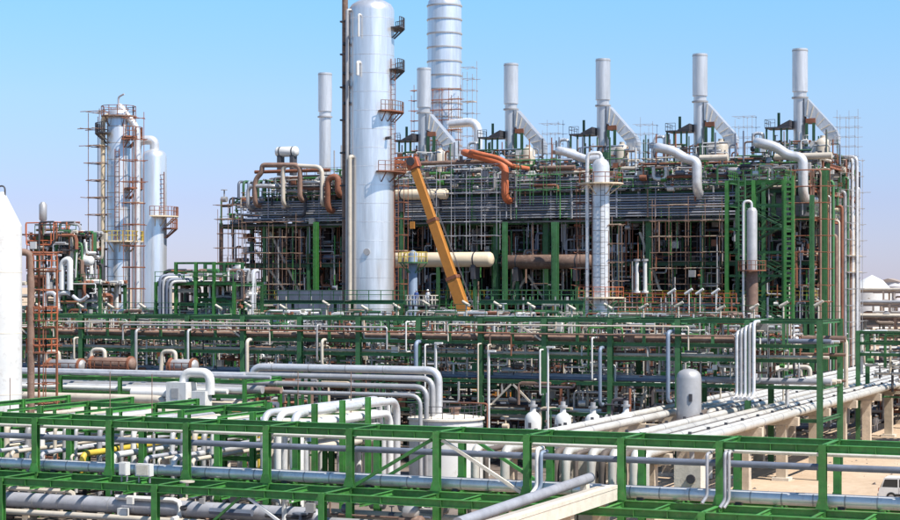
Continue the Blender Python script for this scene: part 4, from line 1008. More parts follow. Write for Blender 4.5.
for py, a_ in ((75, -1.4), (88, -1.4), (46, -1.35), (105, -1.3), (140, 0.7)):
    g = ring(a_); z = zz(350, py, v); part('nozzle', MB('dark_steel').tube((u + r * 0.97 * math.cos(g), v + r * 0.97 * math.sin(g), z), (u + (r + 0.8) * math.cos(g), v + (r + 0.8) * math.sin(g), z), 0.2, 10), t)
part('manway', MB('dull_cladding').tube((u + r * 0.97 * math.cos(ring(-.2)), v + r * .97 * math.sin(ring(-.2)), 20), (u + (r + 0.25) * math.cos(ring(-.2)), v + (r + .25) * math.sin(ring(-.2)), 20), 0.4, 16), t)
g = ring(-1.55); x, y = u + (r + 0.45) * math.cos(g), v + (r + 0.45) * math.sin(g)
tp = thing('riser_pipe', 'dark riser pipe running up the left flank of the biggest column', 'pipe', (x, y, 0))
part('pipe_run', MB('brown_pipe').tube((x, y, 0), (x, y, 53), 0.36, 14), tp)
for z in range(4, 52, 4): part('guide', MB('dark_steel').box(x - 0.5, x + 0.5, y - 0.42, y + 0.42, z, z + 0.2), tp)
# ringed column behind
v = 300.0; u2 = ux(444.5, v); r2 = 17 * mpp(444, v); z0 = zz(444, 5, v)
t = thing('distillation_column', 'tall silvery column with evenly spaced rings standing behind the furnace stacks', 'column', (u2, v, 0))
part('shell', MB('aluminium').lathe(u2, v, [(r2, 3), (r2, z0), (r2 * .95, z0 + .6), (r2 * .8, z0 + 1.2), (r2 * .45, z0 + 1.7), (0.05, z0 + 1.9)], 48), t)
part('skirt', MB('concrete').lathe(u2, v, [(r2 + .3, 0), (r2 + .05, 2.997)], 40), t)
for k in range(18):
    z = z0 - 0.2 - 2.45 * k; part('ring_stiffener', MB('dull_cladding').lathe(u2, v, [(r2 + 0.01, z - 0.13), (r2 + 0.14, z - 0.12), (r2 + 0.14, z + 0.12), (r2 + 0.01, z + 0.13)], 48), t)
scaffold('tall rust scaffold round the foot of the ringed column behind the stacks', u2 - r2 - 1.3, u2 + r2 + 1.6, v - r2 - 1.6, v - r2 - 0.5, 20, zz(444, 92, v), 1.7, 1.8, 'rust_steel', 0.1, 3)
scaffold('narrow grey scaffold right of the ringed column behind the stacks', u2 + r2 + 2.4, u2 + r2 + 4.2, v - 4.5, v - 2.5, 20, zz(470, 70, v), 1.8, 2.0, 'grey_pipe', 0.1, 4)
p = at(459, 122, 285); pipe([at(450, 124, 285), (at(478, 127, 285).x, 285, p.z), (at(478, 127, 285).x, 285, 20)], 0.75, 'bright_cladding', 'fat white duct leaving the ringed column to the right behind the stacks', None, 16)
# slim ringed column right of centre
v = 205.0; u3 = ux(601, v); r3 = 8.6 * mpp(601, v); z0 = zz(601, 166, v)
t = thing('slim_column', 'slim silvery column with brown side scaffolding in front of the furnaces, centre right', 'column', (u3, v, 0))
part('shell', MB('bright_cladding').lathe(u3, v, [(r3, 5), (r3, z0), (r3 * .9, z0 + .4), (r3 * .6, z0 + .75), (0.05, z0 + .9)], 32), t)
part('skirt', MB('dull_cladding').lathe(u3, v, [(r3 + .25, 0), (r3 + .02, 4.997)], 32), t)
z = 15.5
while z < z0: part('cladding_band', MB('dull_cladding').lathe(u3, v, [(r3 + 0.01, z), (r3 + 0.03, z + 0.05), (r3 + 0.01, z + 0.1)], 32), t); z += 1.35
ringplat(t, u3, v, zz(601, 183, v), r3, r3 + 1.6, 0, 2 * math.pi, 'beige_drum', 'rust_steel')
ringplat(t, u3, v, zz(601, 297, v), r3, r3 + 1.7, 0, 2 * math.pi, 'beige_drum', 'orange_primer')
part('overhead_pipe', MB('bright_cladding').path([(u3, v, z0 + .7), (u3, v, z0 + 1.5), (u3 - 1.5, v - 0.5, z0 + 1.5), (u3 - 1.5, v - 0.5, 0.3)], 0.22, 12, 0.6), t)
part('ladder', MB('dark_steel').ladder(u3 + 0.6, v - r3 - 0.2, 14, z0 - 2, 0.5, 'x', 0.05), t)
# small bluish column and work platform left of the crane
v = 200.0; u = ux(413, v); rr = 4.5 * mpp(413, v); zt = zz(413, 254, v)
t = thing('slim_column', 'small blue-grey column with a green head platform beside the biggest column', 'column', (u, v, 0))
part('shell', MB('blue_vessel').lathe(u, v, [(rr, 0.1), (rr, zt), (rr * .7, zt + .3), (0.05, zt + .45)], 24), t)
ringplat(t, u, v, zz(413, 262, v), rr, rr + 1.2, 0, 2 * math.pi, 'dull_green', 'yellow_rail')
p = at(420, 305, 196)
t = thing('work_platform', 'railed work platform with crew in front of the small blue-grey column', 'platform', (p.x, 196, 0))
part('deck', MB('dark_steel').box(p.x - 1.6, p.x + 1.7, 195, 197.5, p.z - 0.15, p.z), t)
part('handrail', MB('pale_concrete').rail([(p.x - 1.55, 197.4, p.z), (p.x - 1.55, 195.05, p.z), (p.x + 1.65, 195.05, p.z), (p.x + 1.65, 197.4, p.z), (p.x - 1.55, 197.4, p.z)], 1.1, 0.05, 0.8), t)
for s in (-1.4, 1.5):
    for w_ in (195.2, 197.2): part('leg', MB('dark_steel').bar((p.x + s, w_, 0.1), (p.x + s, w_, p.z - 0.153), 0.2), t)
WP = (p.x, p.z)

# ------------------------------------------------------------------ crane
v = 214.0; a = at(468, 322, v); b = at(414, 166, v); d = (b - a).normalized()
base = a - d * ((a.z - 3.2) / d.z)
t = thing('mobile_crane', 'mobile crane with long raised orange-yellow telescopic boom', 'crane', (base.x + 2, v, 0))
L = (b - base).length
for k, (f0, f1, w_, h_) in enumerate(((0, 0.50, 1.15, 1.35), (0.50, 0.76, 0.98, 1.12), (0.76, 1.0, 0.84, 0.95))):
    bo = part('boom_section', MB('crane_yellow').bar(base + d * (L * f0), base + d * (L * f1), w_, h_), t)
    part('collar', MB('rust_steel').bar(base + d * (L * f1 - 0.45), base + d * (L * f1 - 0.02), w_ + 0.16, h_ + 0.16), bo)
part('boom_head', MB('orange_primer').bar(b - d * 0.3, b + d * 1.0, 1.1, 1.5), t)
part('sheave', MB('dark_steel').tube(b + d * 0.6 + Vector((0, -0.7, 0)), b + d * 0.6 + Vector((0, 0.7, 0)), 0.55, 16), t)
part('hoist_cable', MB('dark_steel').tube(base + Vector((1.2, 0, 1.2)), b + d * .9 + Vector((.6, 0, .5)), .04, 6).tube(base + Vector((1.2, .3, 1.2)), b + d * .9 + Vector((.6, .3, .5)), .04, 6), t)
part('lift_ram', MB('grey_pipe').tube((base.x - 3.4, v, 2.0), base + d * 8.5 + Vector((0, 0, -0.4)), 0.22, 12), t)
part('jib', MB('orange_primer').bar(b + Vector((-0.3, 0, 0.3)), b + Vector((-4.6, -0.5, 0.9)), 0.5, 0.5).bar(b + Vector((-0.3, 0, 1.2)), b + Vector((-4.6, -0.5, 0.9)), 0.2, 0.2), t)
x0 = base.x
part('chassis', MB('crane_yellow').box(x0 - 7, x0 + 3, v - 1.3, v + 1.3, 0.9, 1.9), t)
part('cab', MB('crane_yellow').poly([(x0 - 7.6, 0.8), (x0 - 5.6, 0.8), (x0 - 5.6, 2.9), (x0 - 7.2, 2.9), (x0 - 7.6, 1.9)], v - 1.2, v + 1.2), t)
part('windscreen', MB('glass_dark').poly([(x0 - 7.64, 1.95), (x0 - 7.60, 1.95), (x0 - 7.24, 2.8), (x0 - 7.28, 2.8)], v - 1.0, v + 1.0), t)
part('turret', MB('crane_yellow').box(x0 - 2.4, x0 + 2.2, v - 1.2, v + 1.2, 1.903, 3.4), t)
for x in (-6.2, -4.4, -1.0, 0.6, 2.0):
    for s in (-1.35, 1.05):
        wh = part('wheel', MB('rubber').tube((x0 + x, v + s, 0.7), (x0 + x, v + s + 0.3, 0.7), 0.6, 20), t)
        part('rim', MB('crane_yellow').tube((x0 + x, v + s - 0.01, 0.7), (x0 + x, v + s + 0.31, 0.7), 0.3, 14), wh)
# hoist line
pipe([b + d * 0.9, Vector((b.x - 0.2, v, b.z - 7))], 0.03, 'dark_steel', 'thin hoist rope hanging from the crane boom tip', None, 6, name='hoist_rope', cat='rope')

t = thing('hook_block', 'small dark hook block hanging below the crane boom tip', 'hook', (b.x - .2, v, b.z - 8))
part('block', MB('crane_yellow').box(b.x - .5, b.x + .1, v - .2, v + .2, b.z - 7.9, b.z - 6.995), t)
part('hook', MB('dark_steel').path([(b.x - .2, v, b.z - 7.9), (b.x - .2, v, b.z - 8.4), (b.x + .2, v, b.z - 8.7), (b.x + .2, v, b.z - 8.4)], .07, 8, .2), t)
# ------------------------------------------------------------------ left tower group
v = 190.0; u = ux(118.5, v); r = 11.6 * mpp(118, v); z0 = zz(118, 115, v)
t = thing('distillation_column', 'slender silvery column wrapped in rusty platforms and scaffold, left', 'column', (u, v, 0))
part('shell', MB('aluminium').lathe(u, v, [(r, 1.5), (r, z0), (r * .9, z0 + .4), (r * .55, z0 + .75), (0.05, z0 + .85)], 40), t)
part('skirt', MB('concrete').lathe(u, v, [(r + .25, 0.1), (r + .02, 1.497)], 32), t)
ang0 = math.atan2(-v, -u)
ringplat(t, u, v, z0 - 0.1, r, r + .7, 0, 2 * math.pi, 'brown_pipe', 'rust_steel')
ringplat(t, u, v, zz(118, 241, v), r, r + 1.6, ang0 - 0.7, ang0 + 1.9, 'beige_drum', 'yellow_rail')
ringplat(t, u, v, zz(118, 188, v), r, r + 1.5, ang0 + 0.5, ang0 + 2.2, 'rust_steel', 'rust_steel')
ringplat(t, u, v, zz(118, 137, v), r, r + 1.5, ang0 + 0.3, ang0 + 2.4, 'rust_steel', 'rust_steel')
ringplat(t, u, v, zz(118, 133, v), r, r + 1.4, ang0 - 2.2, ang0 - 0.7, 'dark_steel', 'dark_steel')
part('ladder', MB('rust_steel').ladder(u + 0.9, v - r - 0.25, zz(118, 240, v), zz(118, 150, v), 0.6, 'x', 0.08), t)
z = 3.0
while z < z0: part('cladding_band', MB('dull_cladding').lathe(u, v, [(r + .01, z), (r + .025, z + .05), (r + .01, z + .1)], 40), t); z += 2.0
part('vent', MB('grey_pipe').path([(u, v, z0 + .8), (u, v, z0 + 2.2), (u + .8, v, z0 + 2.5)], 0.12, 8), t)
part('overhead_pipe', MB('bright_cladding').path([(u + .3, v - .3, z0 + .5), (u + .3, v - .3, z0 + 1.1), (u + 2.6, v, z0 - 1.6), (u + 2.6, v, 1)], 0.42, 14, 0.9), t)
px_ = ux(103, 189.0)
pipe([(u, 189, zz(103, 116, 189)), (px_, 189, zz(103, 116, 189)), (px_, 189, 0.1)], 0.3, 'beige_drum', 'tan downcomer pipe left of the slender column on the left', None, 12)
scaffold('thin rusty pole scaffold on the left flank of the slender left column', ux(95, 189), ux(106, 189), 187.6, 189.6, 8, zz(100, 112, 189), 1.4, 2.1, 'brown_pipe', 0.1, 12, 1.9, 0.1)
scaffold('thin rusty pole scaffold between the two left columns', ux(131, 189), ux(143, 189), 187.4, 189.2, 8, zz(137, 118, 189), 1.3, 2.6, 'rust_steel', 0.09, 13, 0.6, 0.25)
v = 205.0; u = ux(154.5, v); r = 12.2 * mpp(154, v); z0 = zz(154, 157, v)
t = thing('distillation_column', 'bright smooth column with domed top, second of the left pair', 'column', (u, v, 0))
part('shell', MB('aluminium').lathe(u, v, [(r, 1.5), (r, z0), (r * .94, z0 + .4), (r * .75, z0 + .75), (r * .4, z0 + .95), (0.05, z0 + 1.0)], 40), t)
part('skirt', MB('concrete').lathe(u, v, [(r + .25, 0.1), (r + .02, 1.497)], 32), t)
ang0 = math.atan2(-v, -u)
ringplat(t, u, v, zz(154, 216, v), r, r + 1.5, ang0 - .2, ang0 + 2.2, 'beige_drum', 'rust_steel')
ringplat(t, u, v, zz(154, 228, v), r, r + 1.4, ang0 + .8, ang0 + 2.2, 'rust_steel', 'rust_steel')
part('ladder', MB('rust_steel').ladder(u + r * 0.95, v - 0.8, zz(154, 215, v), z0 - 2, 0.9, 'x', 0.1), t)
part('overhead_pipe', MB('bright_cladding').path([(u, v, z0 + .8), (u, v, z0 + 2.2), (u - 2.3, v - .6, z0 + 2.2), (u - 2.3, v - .6, 1)], 0.6, 16, 1.1), t)

# ------------------------------------------------------------------ process unit at the far left
v = 176.0
t = thing('process_unit', 'tangled process unit of pipes and green frames at the far left skyline', 'process unit', (ux(65, v), v, 0))
x0, x1 = ux(28, v), ux(100, v)
for k, (a, b, y) in enumerate(((38, 76, 236), (30, 100, 285))):
    xa_, xb_ = ux(a, v), ux(b, v); z = zz(60, y, v)
    for x in (xa_, (xa_ + xb_) / 2, xb_):
        for w_ in (v, v + 5): beam(t, (x, w_, 0.1), (x, w_, z), 0.3, 0.3, 'dull_green', 'column')
    for w_ in (v, v + 5): beam(t, (xa_ + .16, w_, z - .2), (xb_ - .16, w_, z - .2), 0.2, 0.3, 'dull_green')
    part('deck', MB('grating').box(xa_ - .3, xb_ + .3, v - .4, v + 5.4, z + .003, z + .1), t)
    part('handrail', MB('dull_green').rail([(xa_ - .2, v - .3, z + .1), (xb_ + .2, v - .3, z + .1)], 1.1, .04, 1.2), t)
um = ['brown_pipe', 'cream_pipe', 'dull_cladding', 'rust_steel', 'dark_steel', 'white_paint', 'dull_green', 'bright_cladding', 'white_paint']
clutter(t, 'small_piping', (x0 - 3, x1, v - 2, v + 6, 1, zz(60, 282, v)), 330, .06, .3, um, 61, .45, lmax=6)
clutter(t, 'small_piping', (ux(32, v), ux(80, v), v - 1, v + 5, zz(60, 285, v), zz(60, 232, v)), 170, .05, .24, um, 62, .35, lmax=4)
clutter(t, 'small_piping', (ux(20, v), ux(70, v), v - 1, v + 3, zz(60, 255, v), zz(60, 222, v)), 60, .04, .16, ['dull_cladding', 'dark_steel', 'rust_steel', 'orange_primer'], 63, .4, lmax=4)
p = at(43, 202, v + 2)
part('thin_vessel', MB('dull_cladding').lathe(p.x, v + 2, [(.3, 8), (.3, p.z - 2.2), (.45, p.z - 2.0), (.45, p.z - .3), (.2, p.z)], 16), t)
for k, (pts, r_) in enumerate((([(45, 310), (45, 293), (56, 293), (56, 310)], .26), ([(58, 310), (58, 293), (69, 293)], .26), ([(73, 296), (80, 302), (88, 296)], .2), ([(62, 290), (62, 262), (70, 258), (70, 290)], .34), ([(48, 290), (48, 268), (58, 268)], .22))):
    part('large_loop', MB('white_paint' if k % 2 else 'bright_cladding').path(px_path(pts, v - 2.5), r_, 12, .6), t)
# white coned vessel at the frame edge
v = 126.0; k_ = mpp(3, v); u = ux(1.5, v); r = 20.0 * k_; zs_ = zz(3, 226, v); zt = zz(3, 192, v)
t = thing('coned_vessel', 'white vertical vessel with conical top cut by the left frame edge', 'vessel', (u, v, 0))
part('shell', MB('white_paint').lathe(u, v, [(r, 3.0), (r, zs_)], 40), t)
part('cone_top', MB('white_paint').lathe(u, v, [(r, zs_ + .003), (0.35, zt - 0.2), (0.3, zt)], 40), t)
part('skirt', MB('concrete').lathe(u, v, [(r + .2, 0), (r + .02, 2.997)], 32), t)
part('lifting_lug', MB('dark_steel').path([(u - .35, v, zt - .3), (u - .35, v, zt + .5), (u + .35, v, zt + .5), (u + .35, v, zt - .3)], .07, 8, .4), t)
for z in (7, 12, 17): part('weld_band', MB('pale_concrete').lathe(u, v, [(r + .008, z), (r + .015, z + .04), (r + .008, z + .08)], 40), t)
x = ux(31, 128)
pipe([(x, 128, 0), (x, 128, zz(31, 252, 128)), (x - 1.2, 127.3, zz(31, 252, 128))], .3, 'brown_pipe', 'brown riser pipe between the white coned vessel and rusty scaffold', None, 14)
scaffold('rusty scaffold beside the white coned vessel at the left edge', ux(37, 129), ux(49, 129), 128.2, 130.2, 0, zz(42, 252, 129), 1.0, 1.6, 'rust_steel', 0.1, 17, .5, .2)
t = thing('access_platform', 'orange-railed access platform beside the white coned vessel', 'platform', (ux(40, 128), 128.6, 0))
for k, py in enumerate((268, 320, 352)):
    p = at(40, py, 128.6)
    part('deck', MB('rust_steel').box(p.x - .9, p.x + 1.1, 127.9, 129.6, p.z - .1, p.z), t)
    part('handrail', MB('orange_primer').rail([(p.x - .85, 127.95, p.z), (p.x + 1.05, 127.95, p.z), (p.x + 1.05, 129.5, p.z)], 1.1, .05, .7), t)
for s in (-.8, 1.0): part('post', MB('rust_steel').bar((at(40, 300, 128.6).x + s, 129.55, 0), (at(40, 300, 128.6).x + s, 129.55, zz(40, 268, 128.6)), .14), t)
# green open frame right of the left columns
v = 171.0
t = thing('open_frame', 'green open steel frame with railed top deck right of the left columns', 'steel frame', (ux(195, v), v, 0))
zA, zB = zz(190, 262, v), zz(190, 282, v)
for k, px in enumerate((156, 176, 196, 214, 234)):
    x = ux(px, v)
    for w_ in (v, v + 6):
        beam(t, (x, w_, 0.1), (x, w_, zA if k in (1, 2, 3) else zB), .3, .3, 'green_paint' if w_ == v else 'dull_green', 'column')
    beam(t, (x, v + .16, zB - .3), (x, v + 5.84, zB - .3), .2, .28, 'dull_green', 'cross_beam')
X_ = [ux(p_, v) for p_ in (156, 176, 196, 214, 234)]
for w_ in (v, v + 6):
    for i in range(4): beam(t, (X_[i] + .16, w_, zB - .16), (X_[i + 1] - .16, w_, zB - .16), .22, .3, 'green_paint'); beam(t, (X_[i] + .16, w_, zB - 2.4), (X_[i + 1] - .16, w_, zB - 2.4), .22, .3, 'dull_green')
    for i in (1, 2): beam(t, (X_[i] + .16, w_, zA - .12), (X_[i + 1] - .16, w_, zA - .12), .16, .22, 'green_paint'); beam(t, (X_[i] + .16, w_, zA - 1.1), (X_[i + 1] - .16, w_, zA - 1.1), .1, .14, 'green_paint', 'rail')
part('deck', MB('grating').box(X_[0], X_[4], v + .2, v + 5.8, zB + .003, zB + .1), t)
part('handrail', MB('green_paint').rail([(X_[0], v - .2, zB), (X_[4], v - .2, zB)], 1.1, .04, 1.2), t)
clutter(t, 'small_piping', (X_[0], X_[4], v + 1, v + 5, zB - 6, zB + 1.2), 110, .06, .25, um, 64, .45, lmax=4)
for i in range(4):
    p = at(160 + 3.5 * i, 268 + 2 * i, v - 1.5)
    pipe([(p.x + 2, v + 1.5, p.z - .8), (p.x, v - 1.5, p.z - .8), (p.x, v - 1.5, 2)], .18, ('slate_pipe', 'dull_cladding')[i % 2], 'curved pipe on the left corner of the green open frame, %s from the left' % ORD[i], 'curved pipes on the green open frame', 10, .7)
# ribbed white stack beside it
v = 186.0; p = at(239, 265, v)
t = thing('ribbed_stack', 'stubby white ribbed vent stack left of the furnace structure', 'vent stack', (p.x, v, 0))
part('core', MB('dull_cladding').lathe(p.x, v, [(.5, 0.1), (.5, p.z), (.25, p.z + .3)], 18), t)
for k in range(9): z = p.z - .3 - k * .42; part('rib', MB('white_paint').lathe(p.x, v, [(.52, z - .12), (.72, z - .1), (.72, z + .1), (.52, z + .12)], 18), t)

# ------------------------------------------------------------------ scaffolds on the furnace front
for k, (a, b, y0, y1, v, lab, m) in enumerate((
    (246, 300, 300, 222, 231, 'brown pole scaffold inside the lower left furnace front', 'brown_pipe'),
    (222, 243, 305, 205, 231, 'rusty scaffold on the left corner of the furnace structure', 'brown_pipe'),
    (580, 592, 318, 170, 206, 'rusty scaffold on the left side of the slim ringed column', 'rust_steel'),
    (612, 622, 318, 225, 206, 'rusty scaffold on the right side of the slim ringed column', 'brown_pipe'),
    (655, 722, 300, 205, 230, 'wide brown scaffold left of the green stair tower', 'brown_pipe'),
    (795, 830, 318, 170, 229, 'rusty scaffold right of the green stair tower', 'rust_steel'),
    (440, 500, 250, 165, 230.5, 'grey scaffold behind the crane boom at upper level', 'grey_pipe'),
    (520, 560, 205, 160, 230.5, 'green scaffold on the upper level left of the slim ringed column', 'dull_green'),
    (395, 408, 300, 170, 207, 'rusty scaffold clinging to the right flank of the biggest column', 'rust_steel'))):
    z0, z1 = max(0.1, zz((a + b) / 2, y0, v)), zz((a + b) / 2, y1, v)
    scaffold(lab, ux(a, v), ux(b, v), v - 1.2, v, z0, z1, 2.0, 2.0, m, 0.085, 70 + k, .9, .18)
scaffold('grey pole scaffold on the right end of the furnace structure', ux(853, 258), ux(861, 258), 250, 259, 0, zz(857, 160, 258), 1.2, 2.2, 'dull_cladding', .08, 80, 1.2, .1)
for k, u_ in enumerate(STU[2:]):
    scaffold('light scaffold poles beside the slanting duct of the %s stack' % ORD[k + 2], u_ + 5.2, u_ + 7.6, 249, 251, 31.95, 39.0 - .6 * (k % 2), 1.3, 1.3, 'grey_pipe', .06, 90 + k, .7, 0)
# red-brown handrailed walkways in front of the furnace right half
t = thing('walkway', 'orange-railed walkway in front of the furnaces between slim column and stair tower', 'walkway', (ux(680, 212), 212, 0))
a = at(620, 304, 212); b = at(738, 304, 212)
for dz in (0, 1.7):
    part('deck', MB('rust_steel').box(a.x, b.x, 211.2, 212.8, a.z - 1.5 + dz - .1, a.z - 1.5 + dz), t)
    part('handrail', MB('orange_primer').rail([(a.x, 211.25, a.z - 1.5 + dz), (b.x, 211.25, a.z - 1.5 + dz)], 1.1, .05, 1.5), t)
x = a.x + .5
while x < b.x: part('post', MB('rust_steel').bar((x, 212, 0), (x, 212, a.z - 1.61), .18), t); x += 3.5
for k, px in enumerate((672, 689, 700, 716)):
    p = at(px, 292, 211); t = thing('floodlight', 'white floodlight on a bent mast above the orange walkway, %s from the left' % ORD[k], 'floodlight', (p.x, 211, 0), 'floodlights above the orange walkway')
    part('mast', MB('white_paint').tube((p.x, 211, 0), (p.x, 211, p.z), .07, 8), t)
    part('lamp', MB('white_paint').tube((p.x - .5, 211, p.z - .25), (p.x + .4, 211, p.z + .35), .16, 10), t)
for k, (a, b, y, v, m, lab) in enumerate(((480, 585, 300, 190, 'dull_green', 'green steel walkway above the middle rack, centre'), (244, 345, 300, 190, 'dark_green', 'dark green walkway at the foot of the furnace structure, left'), (345, 405, 300, 192, 'dull_green', 'green walkway at the foot of the biggest column'))):
    p0, p1 = at(a, y, v), at(b, y, v); t = thing('walkway', lab, 'walkway', ((p0.x + p1.x) / 2, v, 0))
    part('deck', MB('grating').box(p0.x, p1.x, v, v + 1.6, p0.z - .1, p0.z), t)
    part('edge_beam', MB(m).ib((p0.x, v - .12, p0.z - .2), (p1.x, v - .12, p0.z - .2), .2, .4), t)
    part('handrail', MB(m).rail([(p0.x, v, p0.z), (p1.x, v, p0.z)], 1.1, .05, 1.4), t)
    x = p0.x + .5
    while x < p1.x: part('post', MB(m).ib((x, v + .8, 0), (x, v + .8, p0.z - .11), .25, .25), t); x += 5.5
t = thing('windbreak_wall', 'low dark blue-grey wall at the foot of the furnaces, left of biggest column', 'wall', (ux(310, 222), 222, 0))
a = at(277, 290, 222); b = at(342, 290, 222)
for i in range(6):
    x = a.x + (b.x - a.x) * i / 6; part('panel', MB('slate_pipe').box(x + .03, x + (b.x - a.x) / 6 - .03, 221.9, 222.1, 0.1, a.z), t)

# ------------------------------------------------------------------ right side: green lattice rack, far racks, tanks
t = thing('pipe_rack', 'green lattice rack at the right frame edge above the cream pipeway', 'pipe rack', (-25, 190, 0))
rack(t, [ux(858, 190) + 4.5 * k for k in range(6)], [190.0, 195.0], [zz(870, 331, 190), zz(870, 342, 190), zz(870, 353, 190)], 'dull_green', .4, .3, .24)
xr0 = ux(858, 190)
part('handrail', MB('dull_green').rail([(xr0, 189.9, zz(870, 342, 190)), (xr0 + 22, 189.9, zz(870, 342, 190))], 1.0, .05, .7), t)
clutter(t, 'small_piping', (xr0, xr0 + 22, 190.5, 194.5, 4, zz(870, 331, 190)), 150, .05, .2, um, 66, .6, lmax=6)
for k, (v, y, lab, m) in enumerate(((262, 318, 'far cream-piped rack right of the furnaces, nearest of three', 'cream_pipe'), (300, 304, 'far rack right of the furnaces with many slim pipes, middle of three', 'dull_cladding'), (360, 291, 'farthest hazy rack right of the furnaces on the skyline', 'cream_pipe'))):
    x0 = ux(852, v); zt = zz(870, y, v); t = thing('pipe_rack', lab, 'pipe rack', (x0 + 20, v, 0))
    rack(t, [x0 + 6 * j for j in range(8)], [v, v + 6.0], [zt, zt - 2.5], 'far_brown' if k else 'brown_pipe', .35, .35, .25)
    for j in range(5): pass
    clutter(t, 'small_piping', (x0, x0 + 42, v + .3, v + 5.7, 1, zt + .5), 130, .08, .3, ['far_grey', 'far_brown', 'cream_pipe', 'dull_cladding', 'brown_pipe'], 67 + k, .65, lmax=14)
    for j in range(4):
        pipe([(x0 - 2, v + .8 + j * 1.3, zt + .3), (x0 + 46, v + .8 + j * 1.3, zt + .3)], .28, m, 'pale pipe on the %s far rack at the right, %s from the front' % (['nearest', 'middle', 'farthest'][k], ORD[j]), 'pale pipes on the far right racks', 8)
def tank(px, py, v, w, lab, cone=.35, m='white_paint'):
    u = ux(px, v); r = w / 2 * mpp(px, v); zt = zz(px, py, v); t = thing('far_tank', lab, 'tank', (u, v, 0))
    part('shell', MB(m).lathe(u, v, [(r, 0), (r, zt * (1 - cone))], 36), t)
    part('roof', MB(m).lathe(u, v, [(r + .1, zt * (1 - cone) + .01), (r * .55, zt * (1 - cone * .35)), (0.1, zt)], 36), t)
tank(872, 275, 700, 40, 'white cone-roofed tank on the right skyline', .3)
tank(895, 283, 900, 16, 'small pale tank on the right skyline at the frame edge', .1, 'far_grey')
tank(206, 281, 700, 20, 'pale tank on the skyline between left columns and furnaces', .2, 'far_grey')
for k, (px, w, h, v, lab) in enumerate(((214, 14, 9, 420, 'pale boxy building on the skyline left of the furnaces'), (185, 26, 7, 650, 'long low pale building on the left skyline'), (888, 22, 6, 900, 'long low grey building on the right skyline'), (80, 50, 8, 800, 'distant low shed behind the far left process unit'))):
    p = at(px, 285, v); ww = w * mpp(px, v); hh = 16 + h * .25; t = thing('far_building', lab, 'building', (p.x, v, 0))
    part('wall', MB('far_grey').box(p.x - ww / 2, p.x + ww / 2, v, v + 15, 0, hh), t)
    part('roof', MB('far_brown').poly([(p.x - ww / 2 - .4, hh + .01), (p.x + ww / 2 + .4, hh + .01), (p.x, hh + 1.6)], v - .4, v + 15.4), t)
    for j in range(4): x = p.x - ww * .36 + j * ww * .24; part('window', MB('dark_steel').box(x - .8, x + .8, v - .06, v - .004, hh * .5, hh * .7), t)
for k in range(5):
    a = at(792, 432, 196 + 1.2 * k)
    t = thing('sleeper_pipe', 'low grey pipe on ground sleepers beyond the cream pipeway, %s from the front' % ORD[k], 'pipe', (a.x, 196 + 1.2 * k, 0), 'low pipes on ground sleepers')
    part('pipe_run', MB('dull_cladding' if k % 2 else 'slate_pipe').path([(a.x - 4, 196 + 1.2 * k, .9), (a.x + 3.0 + k, 196 + 1.2 * k, .9), (a.x + 3.0 + k, 196 + 1.2 * k, 3.2)], .22, 10, .6), t)
    for d in (-3, 0, 2.5): part('sleeper', MB('concrete').box(a.x + d - .2, a.x + d + .2, 195.6 + 1.2 * k, 196.4 + 1.2 * k, 0, .67), t)
t = thing('valve_station', 'dark brown valve and pump station on the ground beyond the cream pipeway', 'equipment', (-30, 222, 0))
clutter(t, 'small_piping', (-50, -2, 216, 230, 0.1, 4.6), 420, .06, .26, ['brown_pipe', 'dark_steel', 'rust_steel', 'casing', 'dull_cladding', 'slate_pipe', 'dark_green'], 401, .45, lmax=6)
for k in range(9): part('skid', MB('concrete').box(-49 + 5.3 * k, -45.5 + 5.3 * k, 217, 229, 0, .5), t)
for k in range(9): part('pump', MB('slate_pipe' if k % 2 else 'brown_pipe').drum((-48.5 + 5.3 * k, 219, 1.2), (-46.5 + 5.3 * k, 219, 1.2), .6, 14), t)
for k in range(9): part('shelter_post', MB('brown_pipe').ib((-50 + 6 * k, 224, .1), (-50 + 6 * k, 224, 5.2), .3, .3), t)
part('shelter_beam', MB('brown_pipe').ib((-50, 224, 5.4), (-2, 224, 5.4), .3, .4), t)
for k, (px, y0, v, lab) in enumerate(((10, 378, 118, 'thin pole rising through the branch rack at the far left'), (110, 372, 118, 'thin pole rising through the branch rack, second from the left'), (152, 374, 117, 'thin pole rising through the branch rack, third from the left'), (298, 372, 117, 'thin pole rising through the branch rack near the white manifold'), (351, 372, 124, 'thin pole rising beside the nested down-turning pipes'), (823, 470, 112.5, 'thin pole on the sand behind the right end of nearest rack'))):
    p = at(px, y0, v); solo('slim_pole', MB('brown_pipe').tube((p.x, v, 0), (p.x, v, p.z), .035, 6).box(p.x - .15, p.x + .15, v - .15, v + .15, 0, .08), lab, 'pole', (p.x, v, 0))
q = random.Random(77); mb = MB('concrete')
for i in range(2600):
    x, y, e = q.uniform(-47, 30), q.uniform(96, 240), q.uniform(.04, .16) * (2 if q.random() < .04 else 1)
    vs = [Vector((x + e * q.uniform(.6, 1.2) * a, y + e * q.uniform(.6, 1.2) * b, c * e * q.uniform(.5, 1))) for a, b, c in ((1, 0, 0), (0, 1, 0), (-1, 0, 0), (0, -1, 0), (.2, .1, .9))]
    mb.use('concrete' if i % 3 else 'stone_and_shade_dark'); mb.add(vs, [(0, 1, 4), (1, 2, 4), (2, 3, 4), (3, 0, 4)])
o_ = put('gravel', mb.mesh('gravel'), None, (0, 0, 0), 'stuff', 'loose stones scattered over the sand on the right', 'gravel')
